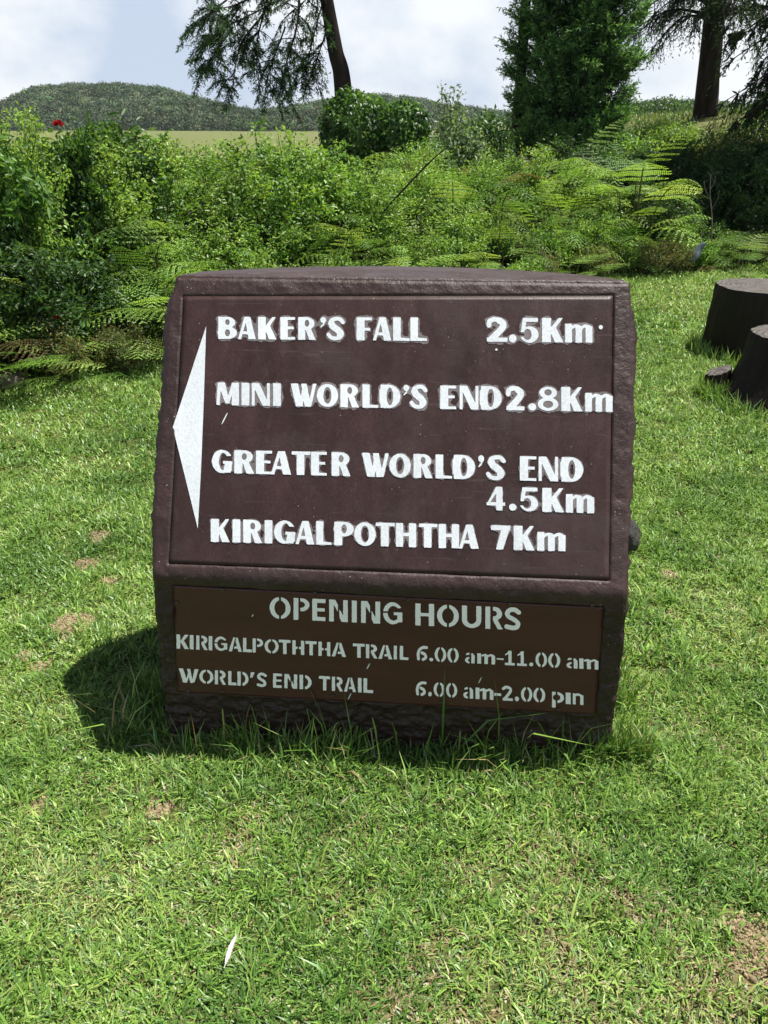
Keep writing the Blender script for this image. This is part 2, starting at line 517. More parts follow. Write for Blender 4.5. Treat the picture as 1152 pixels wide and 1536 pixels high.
C0 = ring[-1].mean(0) * .5 + (P0 + cs[-1, 0] * S_ + (b_[-1, 0] + D_[-1, 0] * .42) * B_ + z_[-1, 0] * Zv) * .5
for f in (.985, .96, .93, .89, .84, .78, .72, .65, .58, .5, .42, .34, .26, .18, .1, .04):
    q = C0 + (ring[-1] - C0) * f
    q[:, 2] = z_[-1, 0] - .085 * np.maximum((q - P0) @ B_ - b_[-1, 0], 0) + .004 + .012 * (1 - f * f) + (fbm(q[:, 0] * 8, q[:, 1] * 8, seed=63) - .5) * .012 * (1 - f) + (fbm(q[:, 0] * 50, q[:, 1] * 50, seed=64) - .5) * .004
    caps.append(q)
allv = np.concatenate([ring.reshape(-1, 3)] + caps + [caps[-1].mean(0)[None]])
nrow = nr + len(caps)
i = np.arange(nrow - 1)[:, None] * ncol; j = np.arange(ncol)[None]; k = (j + 1) % ncol
F = np.stack([i + j, i + k, i + ncol + k, i + ncol + j], -1).reshape(-1, 4)
j = np.arange(ncol); last = (nrow - 1) * ncol
F3 = np.stack([last + j, last + (j + 1) % ncol, np.full(ncol, nrow * ncol)], -1)

zone = np.ones((nrow, ncol)); zone[:nr] = .66 + .34 * smooth(L1 - .06, L1 + .01, T) + 0 * zone[:nr]; zone[:nr, NF:] = np.minimum(zone[:nr, NF:], .75)  # block darker below the ledge: older paint, partly shade put into the colour
zc_ = np.repeat(zone.reshape(-1, 1), 3, 1); zc_[nr * ncol:] = (1.35, 1.6, 1.7); zone = np.concatenate([zc_, [(1.35, 1.6, 1.7)]])  # cap rows lighter and bluer: dusty paint with sky glare put into the colour
def paint_mat(name, c, rough, spec, grain, chips=0.0, streak=(1, 1, 1), bumps=.25, mott=1.0, zoned=False, wear=0.0):
    m, t = new_mat(name); g = NT(t)
    v = g.obj(streak)
    big = g.ramp(g.noise(5, 6, .62, v), [(.28, tuple(x * (1 - .28 * mott) for x in c)), (.55, c), (.8, tuple(min(x * (1 + .35 * mott), .9) for x in c))])
    fine = g.ramp(g.noise(grain, 6, .7, v), [(.3, tuple(1 - x * mott for x in (.22, .24, .24))), (.7, tuple(1 + x * mott for x in (.22, .24, .24)))])
    col = g.mix(1.0, big, fine, 'MULTIPLY')
    if wear > 0:        # rubbed, faded patches, thin runs of old paint and hairline scratches
        sc = g.ramp(g.noise(2.6, 6, .72, g.obj((1, 1, 1.5)), .6), [(.50, (0, 0, 0)), (.72, (1, 1, 1))])
        dr_ = g.ramp(g.noise(1.0, 3, .6, g.obj((34, 34, 1.3))), [(.60, (0, 0, 0)), (.70, (1, 1, 1))])
        hl = g.ramp(g.noise(1.0, 2, .5, g.obj((5, 5, 95)), 1.2), [(.66, (0, 0, 0)), (.70, (1, 1, 1))])
        for mk_, k_, c_ in ((sc, .55, (.066, .050, .050)), (dr_, .30, (.075, .050, .045)), (hl, .22, (.10, .085, .085))):
            f_ = g.n('ShaderNodeMath', {0: mk_, 1: k_ * wear}, operation='MULTIPLY').outputs[0]
            col = g.mix(f_, col, c_)
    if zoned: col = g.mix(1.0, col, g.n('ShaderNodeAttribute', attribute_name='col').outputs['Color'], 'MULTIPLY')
    if chips > 0:
        vo = g.n('ShaderNodeTexVoronoi', {'Scale': 75.0, 'Vector': g.obj()})
        sp = g.n('ShaderNodeMath', {0: vo.outputs['Distance'], 1: g.n('ShaderNodeMath', {0: vo.outputs['Color'], 1: chips}, operation='MULTIPLY').outputs[0]}, operation='LESS_THAN').outputs[0]
        pt = g.n('ShaderNodeMath', {0: g.noise(9, 4, .6, g.obj()), 1: .53}, operation='GREATER_THAN').outputs[0]
        mk = g.n('ShaderNodeMath', {0: sp, 1: pt}, operation='MULTIPLY').outputs[0]
        col = g.mix(mk, col, (.34, .31, .31))
    rr = g.n('ShaderNodeMapRange', {'Value': g.noise(20, 5, .6, v), 'To Min': rough - .1, 'To Max': rough + .14}).outputs[0]
    p = g.n('ShaderNodeBsdfPrincipled', {'Base Color': col, 'Roughness': rr, 'Specular IOR Level': spec,
                                         'Normal': g.bump(g.noise(grain * 1.4, 5, .65, v), bumps, .004)})
    g.out(p.outputs[0])
    return m
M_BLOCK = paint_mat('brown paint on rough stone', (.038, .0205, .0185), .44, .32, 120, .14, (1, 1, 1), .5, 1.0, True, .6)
M_BOARD = paint_mat('brown enamel board', (.042, .0220, .0200), .38, .30, 170, .10, (1.6, 1, .45), .22, 1.35, False, 1.0)
M_PLATE = paint_mat('brown painted metal plate', (.056, .0168, .0165), .4, .4, 170, 0, (.5, 1, 2.5), .12)
M_WHITE = paint_mat('white lettering paint', (.63, .665, .70), .5, .3, 160, 0, (1, 1, .4), .25, .5)
M_WHITE2 = paint_mat('white stencil paint', (.88, .89, .89), .5, .3, 160, 0, (1, 1, 1), .2, .22)
M_SMUDGE = paint_mat('wiped paint', (.16, .14, .14), .6, .3, 140, 0, (1, 1, 1), .2)
M_BOLT = paint_mat('painted bolt head', (.045, .03, .024), .4, .5, 90, 0)

sign = empty('trail_sign', tuple(P0))
tag(sign, 'brown painted stone trail sign with white lettering and a big white arrow', 'sign')
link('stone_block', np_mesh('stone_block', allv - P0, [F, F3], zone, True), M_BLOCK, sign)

def board(name, q, frame, inset, mat, thick, wave):
    """thin board filling the recess, front face on the nominal plane"""
    nu, nv = 90, 60
    u, v = np.meshgrid(np.linspace(0, 1, nu), np.linspace(0, 1, nv))
    q = q.copy(); c = q.mean(0); q = c + (q - c) * (1 - inset / np.abs(q - c).max(0))
    st_ = (q[3] * (1 - u)[..., None] + q[2] * u[..., None]) * (1 - v)[..., None] + (q[0] * (1 - u)[..., None] + q[1] * u[..., None]) * v[..., None]
    w = wave * (fbm(st_[..., 0] * 4, st_[..., 1] * 9, seed=71) - .5) * smooth(.25, .0, np.minimum(v, 1 - v))
    f = frame(st_[..., 0], st_[..., 1], -np.abs(w))
    bk = frame(st_[..., 0], st_[..., 1], np.full_like(w, -thick))
    n_ = nu * nv
    i = np.arange(nv - 1)[:, None] * nu + np.arange(nu - 1)[None]
    F = np.stack([i, i + 1, i + nu + 1, i + nu], -1).reshape(-1, 4)
    per = np.concatenate([np.arange(nu), np.arange(1, nv) * nu + nu - 1, (nv - 1) * nu + np.arange(nu - 2, -1, -1), np.arange(nv - 2, 0, -1) * nu])
    nxp = np.roll(per, -1)
    side = np.stack([per, per + n_, nxp + n_, nxp], -1)
    return link(name, np_mesh(name, np.concatenate([f.reshape(-1, 3), bk.reshape(-1, 3)]) - P0, [F, F[:, ::-1] + n_, side]), mat, sign)
def fr_up(s, t, h): return fold + (s[..., None] * S_ - ((fold - P0) @ S_) * S_) + (t - L1)[..., None] * w_up + h[..., None] * n_up
def fr_lo(s, t, h): return P0 + s[..., None] * S_ + t[..., None] * Zv + h[..., None] * n_lo
b_up = board('direction_board', quad_up, fr_up, .003, M_BOARD, .006, 0.0)
b_lo = board('hours_plate', quad_lo, fr_lo, .003, M_PLATE, .004, 0.0)

# ---- hand painted glyphs, drawn in a unit box (x right, y up)
def e(cx, cy, rx, ry): return ('e', cx, cy, rx, ry)
def r(a, b, c, d): return ('p', [(a, b), (c, b), (c, d), (a, d)])
def p_(*pts): return ('p', list(pts))
def l(w, *pts): return ('l', w, list(pts))
G_UP = {
 'I': [(1, r(0, 0, 1, 1))],
 'L': [(1, r(0, 0, .46, 1)), (1, p_((0, 0), (1, 0), (1, .11), (.4, .14), (0, .14)))],
 'E': [(1, r(0, 0, .5, 1)), (1, r(.3, .88, 1, 1)), (1, r(.3, .46, .9, .58)), (1, r(.3, 0, 1, .11))],
 'F': [(1, r(0, 0, .52, 1)), (1, r(.3, .87, 1, 1)), (1, r(.3, .42, .88, .54))],
 'T': [(1, r(.27, 0, .68, 1)), (1, r(0, .86, 1, 1))],
 'H': [(1, r(0, 0, .36, 1)), (1, r(.64, 0, 1, 1)), (1, r(.3, .46, .7, .6))],
 'A': [(1, p_((.38, 1), (.70, 1), (1, 0), (.60, 0), (.42, .8))), (1, p_((.36, 1), (.52, 1), (.17, 0), (0, 0))), (1, r(.2, .22, .75, .35))],
 'K': [(1, r(0, 0, .42, 1)), (1, p_((.36, .55), (.78, 1), (.97, 1), (.5, .42), (.36, .40))), (1, p_((.40, .60), (.62, .66), (1, 0), (.60, 0), (.38, .46)))],
 'R': [(1, e(.48, .72, .45, .28)), (1, r(.3, .86, .5, 1)), (1, r(0, 0, .40, 1)), (-1, e(.50, .73, .13, .15)), (1, p_((.40, .50), (.72, .50), (1, 0), (.62, 0)))],
 'B': [(1, e(.48, .745, .42, .255)), (1, e(.48, .28, .52, .28)), (1, r(.2, .88, .5, 1)), (1, r(.2, 0, .5, .12)), (1, r(0, 0, .38, 1)), (-1, e(.49, .76, .12, .13)), (-1, e(.49, .28, .14, .16))],
 'P': [(1, e(.48, .69, .52, .31)), (1, r(.2, .87, .5, 1)), (1, r(0, 0, .40, 1)), (-1, e(.50, .70, .14, .19))],
 'D': [(1, e(.42, .5, .58, .5)), (1, r(0, 0, .44, 1)), (-1, e(.47, .5, .16, .38))],
 'O': [(1, e(.5, .5, .5, .5)), (-1, e(.5, .5, .19, .36))],
 'G': [(1, e(.52, .5, .52, .5)), (-1, e(.57, .5, .22, .38)), (-1, r(.57, .5, 1.2, .74)), (1, r(.60, .02, 1, .5)), (-1, e(.52, .46, .13, .30)), (1, r(.55, .40, 1, .52)), (-1, r(.95, -.1, 1.2, .1))],
 'S': [(1, l(.17, (.90, .78), (.74, .91), (.5, .93), (.25, .86), (.17, .72))), (1, l(.29, (.26, .72), (.34, .60), (.6, .45), (.76, .30), (.74, .22))), (1, l(.17, (.80, .24), (.70, .11), (.45, .07), (.22, .12), (.08, .24)))],
 'N': [(1, r(0, 0, .16, 1)), (1, r(.84, 0, 1, 1)), (1, p_((0, 1), (.40, 1), (1, 0), (.60, 0)))],
 'M': [(1, p_((0, 0), (.14, 0), (.22, 1), (.06, 1))), (1, p_((.06, 1), (.38, 1), (.60, .08), (.40, .08))), (1, p_((.42, .08), (.56, .08), (.84, 1), (.70, 1))), (1, r(.68, 0, 1, 1))],
 'W': [(1, p_((0, 1), (.28, 1), (.48, 0), (.20, 0))), (1, p_((.33, 0), (.46, 0), (.60, 1), (.48, 1))), (1, p_((.40, 1), (.62, 1), (.80, 0), (.54, 0))), (1, p_((.67, 0), (.80, 0), (1, 1), (.87, 1)))],
 "'": [(1, e(.52, .72, .46, .28)), (1, p_((.55, .5), (.98, .72), (.55, .2), (.15, 0), (.05, .08), (.5, .4)))],
 '2': [(1, l(.20, (.12, .68), (.16, .84), (.38, .92), (.62, .89))), (1, l(.27, (.62, .86), (.78, .74), (.74, .58), (.55, .38), (.25, .12))), (1, r(.03, 0, .98, .17))],
 '5': [(1, r(.2, .84, .96, 1)), (1, p_((.18, 1), (.38, 1), (.28, .44), (.08, .44))), (1, e(.52, .33, .48, .33)), (-1, e(.42, .33, .22, .22)), (-1, r(-.1, .24, .3, .44)), (1, p_((.09, .42), (.26, .42), (.3, .6), (.12, .6)))],
 '8': [(1, e(.5, .75, .43, .25)), (1, e(.5, .28, .5, .28)), (-1, e(.5, .77, .18, .13)), (-1, e(.5, .27, .25, .15))],
 '7': [(1, r(0, .80, 1, 1)), (1, p_((.55, .9), (1, .95), (.62, 0), (.25, 0)))],
 '4': [(1, r(.52, 0, .86, 1)), (1, p_((.52, 1), (.78, 1), (.2, .34), (0, .34), (0, .22))), (1, r(0, .20, 1, .34))],
 '.': [(1, e(.5, .5, .5, .5))],
 'm': [(1, r(0, 0, .25, 1)), (1, r(.38, 0, .62, .88)), (1, r(.75, 0, 1, .86)), (1, l(.16, (.2, .74), (.36, .88), (.5, .86))), (1, l(.16, (.58, .76), (.74, .89), (.88, .84)))],
}
G_ST = {
 'O': [(1, e(.5, .5, .5, .5)), (-1, e(.5, .5, .27, .35)), (-1, r(.45, -1, .55, 2))],
 'P': [(1, e(.46, .70, .54, .30)), (-1, e(.44, .70, .27, .14)), (-1, r(-1, -1, .42, 2)), (1, r(0, 0, .30, 1))],
 'E': [(1, r(0, 0, .36, 1)), (1, r(.2, .82, 1, 1)), (1, r(.2, .43, .94, .58)), (1, r(.2, 0, 1, .18))],
 'N': [(1, r(0, 0, .25, 1)), (1, p_((.1, 1), (.33, 1), (.47, .78), (.47, .45), (.2, .85))), (1, r(.75, 0, 1, 1)), (1, p_((.55, .58), (.80, .2), (.80, 0), (.66, 0), (.55, .2)))],
 'I': [(1, r(0, 0, 1, 1))],
 'H': [(1, r(0, 0, .28, 1)), (1, r(.72, 0, 1, 1)), (1, r(.2, .43, .8, .58))],
 'h': [(1, r(0, 0, .28, 1)), (1, r(.72, 0, 1, 1)), (1, r(.2, .40, .44, .56)), (1, r(.55, .40, .8, .56))],
 'U': [(1, e(.5, .36, .5, .36)), (-1, e(.5, .40, .24, .22)), (-1, r(-.1, .40, 1.1, 2)), (1, r(0, .36, .26, 1)), (1, r(.74, .36, 1, 1))],
 'R': [(1, e(.50, .70, .46, .30)), (-1, e(.46, .70, .2, .13)), (-1, r(-1, -1, .44, 2)), (1, r(0, 0, .28, 1)), (1, p_((.44, .48), (.66, .48), (1, 0), (.70, 0), (.44, .38)))],
 'S': [(1, l(.2, (.88, .80), (.66, .90), (.36, .90), (.16, .74), (.28, .58), (.6, .46), (.82, .32), (.76, .14), (.5, .09), (.12, .14)))],
 'G': [(1, e(.5, .5, .5, .5)), (-1, e(.54, .5, .30, .33)), (-1, r(.62, .5, 1.2, .74)), (1, r(.74, .1, 1, .5)), (1, r(.55, .42, 1, .55)), (-1, r(-.2, .50, .34, .58))],
 'K': [(1, r(0, 0, .30, 1)), (1, p_((.30, .52), (.66, 1), (.98, 1), (.50, .48), (.34, .40))), (1, p_((.42, .62), (.60, .58), (1, 0), (.66, 0), (.34, .46)))],
 'A': [(1, p_((0, 0), (.25, 0), (.50, .98), (.36, 1))), (1, p_((.55, 1), (.68, .98), (1, 0), (.74, 0), (.54, .66))), (1, p_((.40, .2), (.86, .2), (.8, .36), (.46, .36)))],
 'L': [(1, r(0, 0, .38, 1)), (1, r(.2, 0, 1, .2))],
 'T': [(1, r(.36, 0, .66, 1)), (1, r(0, .80, 1, 1))],
 'W': [(1, p_((0, 1), (.22, 1), (.38, .3), (.38, 0), (.22, 0))), (1, p_((.32, 0), (.42, 0), (.56, .72), (.50, .82))), (1, p_((.42, 1), (.58, 1), (.72, 0), (.58, 0))), (1, p_((.66, .05), (.80, .05), (1, 1), (.80, 1)))],
 'D': [(1, e(.36, .5, .64, .5)), (-1, e(.34, .5, .38, .33)), (-1, r(-1, -1, .46, 2)), (1, r(0, 0, .30, 1))],
 "'": [(1, p_((.25, 1), (1, 1), (.55, 0), (0, 0)))],
 '6': [(1, l(.19, (.95, .90), (.62, .90), (.3, .74), (.16, .45), (.2, .12))), (1, l(.19, (.52, .54), (.80, .42), (.84, .22), (.62, .09)))],
 '0': [(1, e(.5, .5, .5, .5)), (-1, e(.5, .5, .24, .36)), (-1, r(.43, -1, .57, 2))],
 '1': [(1, r(.36, 0, .68, 1)), (1, p_((0, .72), (.5, 1), (.6, .86), (.05, .66))), (1, r(0, 0, 1, .16))],
 '2': [(1, l(.19, (.08, .80), (.35, .92), (.7, .86), (.78, .66), (.5, .36), (.2, .1))), (1, r(.05, 0, 1, .18))],
 '.': [(1, e(.5, .5, .5, .5))],
 '-': [(1, r(0, 0, 1, 1))],
 'a': [(1, p_((.06, .78), (.2, .98), (.5, 1), (.5, .84), (.25, .78))), (1, e(.40, .29, .40, .29)), (-1, e(.46, .29, .16, .13)), (-1, r(.46, -.2, .62, 1.2)), (-1, r(.46, -.1, 1.1, .7)), (1, p_((.62, .92), (.75, 1), (1, .75), (1, 0), (.66, 0), (.66, .7)))],
 'm': [(1, r(0, 0, .22, 1)), (1, r(.40, 0, .60, .86)), (1, r(.80, 0, 1, .84)), (1, l(.2, (.3, .80), (.44, .88), (.54, .8))), (1, l(.2, (.62, .78), (.78, .88), (.9, .78)))],
 'p': [(1, r(0, -.35, .30, 1)), (1, e(.40, .52, .60, .48)), (-1, e(.38, .52, .32, .26)), (-1, r(.30, -1, .46, 2)), (-1, r(-.4, -1, 0, 2))],
 'n': [(1, r(0, 0, .28, 1)), (1, r(.42, 0, .62, 1)), (-1, r(.4, 0, .62, 1)), (1, r(.40, .0, .56, .96)), (1, r(.82, 0, 1, .84)), (1, l(.2, (.5, .80), (.7, .88), (.88, .76)))],
}
def blur(a, s):
    if s <= 0: return a
    k_ = np.exp(-.5 * (np.arange(-int(3 * s) - 1, int(3 * s) + 2) / s) ** 2); k_ /= k_.sum()
    a = np.apply_along_axis(lambda v: np.convolve(v, k_, 'same'), 0, a)
    return np.apply_along_axis(lambda v: np.convolve(v, k_, 'same'), 1, a)
def glyph_mask(ops, U, V, asp):
    m_ = np.zeros(U.shape, bool)
    for sg, q in ops:
        if q[0] == 'e': h = ((U - q[1]) / q[3]) ** 2 + ((V - q[2]) / q[4]) ** 2 <= 1
        elif q[0] == 'p':
            h = np.zeros(U.shape, bool); pts = q[1]
            for k_ in range(len(pts)):
                (x0, y0), (x1, y1) = pts[k_], pts[(k_ + 1) % len(pts)]
                if y0 == y1: continue
                c = ((V >= y0) != (V >= y1)) & (U < (x1 - x0) * (V - y0) / (y1 - y0) + x0)
                h ^= c
        else:
            h = np.zeros(U.shape, bool); w = q[1] / 2
            pts = curve([(x, y, 0) for x, y in q[2]], 26)[:, :2]
            for (x0, y0), (x1, y1) in zip(pts[:-1], pts[1:]):
                ax, ay, bx, by = x0 * asp, y0, x1 * asp, y1
                dx, dy = bx - ax, by - ay
                tt = np.clip(((U * asp - ax) * dx + (V - ay) * dy) / (dx * dx + dy * dy + 1e-12), 0, 1)
                h |= (U * asp - ax - tt * dx) ** 2 + (V - ay - tt * dy) ** 2 <= w * w
        m_ = (m_ | h) if sg > 0 else (m_ & ~h)
    return m_
def march(A, lev=.5):
    """filled marching squares -> verts (col,row), polygons"""
    A = np.asarray(A, float); H, W = A.shape
    In = A > lev
    vid, V = {}, []
    polys = []
    def vert(key, x, y):
        if key not in vid: vid[key] = len(V); V.append((x, y))
        return vid[key]
    code = In[:-1, :-1] * 1 + In[:-1, 1:] * 2 + In[1:, 1:] * 4 + In[1:, :-1] * 8
    full = code == 15
    for y in range(H - 1):
        row = full[y].astype(np.int8); d = np.diff(np.concatenate([[0], row, [0]]))
        for a, b in zip(np.where(d == 1)[0], np.where(d == -1)[0]):
            polys.append([vert((0, a, y), a, y), vert((0, b, y), b, y), vert((0, b, y + 1), b, y + 1), vert((0, a, y + 1), a, y + 1)])
    ys, xs = np.where((code > 0) & (code < 15))
    for y, x in zip(ys, xs):
        cs_ = [(x, y), (x + 1, y), (x + 1, y + 1), (x, y + 1)]; pl = []
        for k_ in range(4):
            (xa, ya), (xb, yb) = cs_[k_], cs_[(k_ + 1) % 4]
            va, vb = A[ya, xa], A[yb, xb]
            if va > lev: pl.append(vert((0, xa, ya), xa, ya))
            if (va > lev) != (vb > lev):
                f = (lev - va) / (vb - va)
                key = (1,) + (min((xa, ya), (xb, yb)) + max((xa, ya), (xb, yb)))
                pl.append(vert(key, xa + f * (xb - xa), ya + f * (yb - ya)))
        if len(pl) > 2: polys.append(pl)
    return np.array(V, float), polys
def line_raster(glyphs, font, top, base, res, pad=8):
    """glyphs: (char, x0, x1[, top_off, base_off]); top, base: ((x,y),(x,y)) straight lines in the photo"""
    xs0 = min(g_[1] for g_ in glyphs) - pad; xs1 = max(g_[2] for g_ in glyphs) + pad
    fy = lambda ln, x: ln[0][1] + (ln[1][1] - ln[0][1]) * (x - ln[0][0]) / (ln[1][0] - ln[0][0])
    y0 = min(fy(top, xs0), fy(top, xs1)) - pad; y1 = max(fy(base, xs0), fy(base, xs1)) + pad + 6
    A = np.zeros((int((y1 - y0) * res), int((xs1 - xs0) * res)), bool)
    for g_ in glyphs:
        ch, a, b = g_[:3]; to, bo = (g_[3], g_[4]) if len(g_) > 3 else (0, 0)
        c0, c1 = int((a - xs0) * res) - 6, int((b - xs0) * res) + 7
        X_, Y_ = np.meshgrid(np.arange(c0, c1) / res + xs0, np.arange(A.shape[0]) / res + y0)
        yt, yb = fy(top, X_) + to, fy(base, X_) + bo
        wx = (fbm(X_ * .35, Y_ * .35, seed=ord(ch)) - .5) * .8; wy = (fbm(X_ * .35, Y_ * .35, seed=ord(ch) + 9) - .5) * .8
        U = (X_ + wx - a) / (b - a); V = (yb - Y_ - wy) / (yb - yt)
        A[:, c0:c1] |= glyph_mask(font[ch], U, V, (b - a) / float(np.mean(yb - yt)))
    return A.astype(float), xs0, y0
def to_plane(V, x0, y0, res, stf, frame, h):
    q = stf(V[:, 0] / res + x0, V[:, 1] / res + y0)
    return frame(q[:, 0], q[:, 1], np.full(len(q), h)) - P0
def poly_mesh(name, V, polys):
    by = {}
    for q in polys: by.setdefault(len(q), []).append(q[::-1])
    return np_mesh(name, V, [np.array(x) for x in by.values()])
def wr(s, *xs): return [(ch,) + tuple(x) for ch, x in zip(s, xs)]

UPL = [
 (wr("BAKER'SFALL2.5Km", (327.7, 355.7), (357.2, 383.8), (387.3, 414.8), (420.8, 442.8), (447.5, 473.8), (480, 489.5, 0, -18.5), (490.6, 517.2), (535, 558), (559.4, 586.9), (589.8, 614.6), (615.5, 640.6),
     (729.5, 761.7, -.5, 0), (763.4, 774.7, 25, 1), (779, 807.7, 0, 1), (812.9, 845), (847.6, 888.4, 8.5, 0)), ((328, 475.6), (860, 477.4)), ((328, 508.6), (640, 511.8)), .55),
 (wr("MINIWORLD'SEND2.8Km", (324.8, 358.7), (362.5, 374.3), (377.9, 405), (409.8, 421.6), (436.3, 474.7), (475.3, 507.2), (510.7, 538.7), (543.8, 567.4), (570.9, 600.7), (604.6, 614, 0, -19), (615.5, 640.6),
     (660.3, 684.3), (689.5, 717.6), (721.3, 752.5), (758.8, 787.1), (792.3, 804, 25, 0), (806.7, 837.4), (841.8, 873.9), (877.5, 918.6, 8.5, 0)), ((325, 574), (860, 581)), ((325, 607.6), (900, 617.8)), .5),
 (wr("GREATERWORLD'SEND", (318.3, 347.8), (351.7, 381.6), (384.2, 408.4), (406.4, 436.8), (437.6, 465.7), (466.8, 490.2), (497.5, 526.1), (543, 583.4), (584, 616.1), (620.3, 649), (653.4, 678.1), (680.7, 712.5), (716.7, 726.3, 0, -18), (729.7, 758.3),
     (779.7, 804.4), (807.8, 837), (842.2, 874.7)), ((318, 674.6), (874, 686.4)), ((318, 709.2), (874, 723.2)), .12),
 (wr("4.5Km", (729.7, 757.6), (763.5, 774.5, 25, 0), (778.4, 807), (813.5, 846), (848.7, 891, 8.5, 0)), ((730, 729.8), (846, 732.6)), ((730, 765), (891, 770.2)), .12),
 (wr("KIRIGALPOTHTHA7Km", (316.5, 345), (349.1, 360.8), (365.1, 393.6), (397.2, 408.7), (411.3, 442.2), (443.4, 471.4), (474.5, 497.4), (501.7, 530.9), (531.4, 563.7), (563.7, 592.1), (594, 624.2), (628.6, 655.9), (658, 688.5), (688.5, 717.9),
     (736.7, 765.3), (770.5, 801.8), (805.7, 848.1, 8.5, 0)), ((316, 778.4), (800, 789.2)), ((316, 812.6), (848, 827)), .15)]
def parted(lines, cuts):
    r_ = []
    for q_, c_ in zip(lines, cuts):
        for a_, b_2 in zip([0] + c_, c_ + [len(q_[0])]): r_.append((q_[0][a_:b_2],) + q_[1:])
    return r_
hk = 0
for glyphs, top, base, sm in parted(UPL, [[11], [14], [7], [], [14]]):
    hk += 1
    A, x0, y0 = line_raster(glyphs, G_UP, top, base, 4)
    V, polys = march(blur(A, 1.5))
    link('lettering', poly_mesh('lettering', to_plane(V, x0, y0, 4, up, fr_up, .0016), polys), M_WHITE, b_up)
    Bm = blur(A[::2, ::2], 6.5)
    yy, xx = np.mgrid[0:Bm.shape[0], 0:Bm.shape[1]]
    nzz = fbm(xx * .035, yy * .05, seed=81) * .7 + fbm(xx * .22, yy * .22, seed=82) * .3
    Bm = np.where(Bm > .03, Bm * 1.2 + (nzz - .5) * .9 + sm * .42 - .22, 0)
    V, polys = march(blur(Bm, .8), .27)
    if len(polys): link('paint_smudge', poly_mesh('paint_smudge', to_plane(V, x0, y0, 2, up, fr_up, .0006 + .00008 * hk), polys), M_SMUDGE, b_up)
LOL = [
 (wr("OPENINGHOURS", (404.6, 435.9), (440.5, 464.5), (468.5, 488.4), (493.8, 521.8), (527.8, 535.3), (541.7, 570.3), (574.7, 603.6), (623, 651.2), (655.6, 688.2), (692.9, 721.9), (728, 754.2), (756.8, 781.1)),
  ((404, 894.6), (781, 911.6)), ((404, 927.2), (781, 945))),
 (wr("KIRIGALPOThThATRAIL6.00am-11.00am", (265, 283.6), (284.9, 290.6), (294.6, 312), (313.2, 318.7), (321.8, 341), (343.2, 363), (364.7, 378), (379.1, 394.8), (397, 418.2), (418.5, 435.9), (438.7, 456.5), (458.2, 475.1), (477.8, 495.6), (497.6, 519),
     (529.4, 547.3), (549, 566.4), (567.6, 588.4), (590.7, 595.4), (599.7, 612.7), (624.6, 640.8, -1.5, 0), (644, 650, 15.5, 0), (652, 669.4, -1, .5), (671, 688, -1, .5), (697.5, 712, 5.2, 0), (715.8, 742.6, 5.2, 0), (745, 755.6, 11, -7.5), (757.2, 772, -1, 0), (775.7, 790.3, -1, 0), (793.8, 799.7, 15, 0), (803.2, 820.6, -1, .5), (822.2, 840.3, -1, .5), (849.7, 866, 5, 0), (868.8, 897.5, 5, 0)),
  ((265, 951), (840, 980.5)), ((265, 972.4), (897, 1004))),
 (wr("WORLD'SENDTRAIL6.00am-2.00pn", (268.3, 298), (299.4, 320.3), (322.5, 339.2), (342.5, 355), (356.4, 373), (375, 382.2, 0, -13), (385.6, 400), (409.7, 423), (426.7, 446), (449.4, 467.5), (478.6, 495.3), (498, 514.7), (516, 534), (537, 542.5), (545.3, 559.7),
     (623.4, 638.7, 0, 0), (642.3, 647.7, 15, 0), (650.6, 667), (669, 685.8), (695, 709.7, 5, 0), (713.3, 740, 5, 0), (741.3, 751.5, 11.5, -6.5), (753.4, 769.2), (772.4, 778.4, 15, 0), (781.4, 798.4), (800, 817.8), (828, 845.8, 5, 0), (848.5, 875, 5, 0)),
  ((268, 1001.8), (817, 1031.5)), ((268, 1022.8), (875, 1057)))]
for glyphs, top, base in parted(LOL, [[7], [19], [15]]):
    A, x0, y0 = line_raster(glyphs, G_ST, top, base, 5)
    V, polys = march(blur(A, 1.5))
    link('lettering', poly_mesh('lettering', to_plane(V, x0, y0, 5, lo, fr_lo, .0014), polys), M_WHITE2, b_lo)
q = up(np.array([309.5, 259.5, 297, 302, 306]), np.array([489.5, 641, 793, 700, 600]))
ar = fr_up(q[:, 0], q[:, 1], np.full(5, .0016)) - P0
link('arrow', np_mesh('arrow', ar, [np.array([[0, 1, 4], [4, 1, 3], [3, 1, 2]])]), M_WHITE, b_up)
def dome(c, n, rad, h, seg=10):
    n = n / np.linalg.norm(n); a = unit(np.cross(n, [.3, .1, .9])); b_2 = np.cross(n, a)
    th_ = np.linspace(0, 2 * np.pi, seg, endpoint=False)
    rings = [c + (a * np.cos(th_)[:, None] + b_2 * np.sin(th_)[:, None]) * rad * f + n * h * k_ for f, k_ in ((1, -.2), (1, .35), (.8, .8), (.4, 1.0))]
    V = np.concatenate(rings + [(c + n * h)[None]])
    F = []
    for k_ in range(3):
        for j_ in range(seg): F.append((k_ * seg + j_, k_ * seg + (j_ + 1) % seg, (k_ + 1) * seg + (j_ + 1) % seg, (k_ + 1) * seg + j_))
    T3 = [(3 * seg + j_, 3 * seg + (j_ + 1) % seg, 4 * seg) for j_ in range(seg)]
    return V, [np.array(F), np.array(T3)]
for bx, by in ((333.8, 884), (473, 889), (265.7, 904), (612, 899.4), (765, 905.3), (888, 907), (282.7, 1036), (333.8, 1037), (499.7, 1043.5), (661, 1053.7), (837.5, 1063.3)):
    q = lo(float(bx), float(by))
    V, F = dome(fr_lo(q[None, 0], q[None, 1], np.array([.0005]))[0] - P0, n_lo, .0055, .0045)
    bm = MB().add(V, F); link('bolt', bm.mesh('bolt', True), M_BOLT, b_lo)
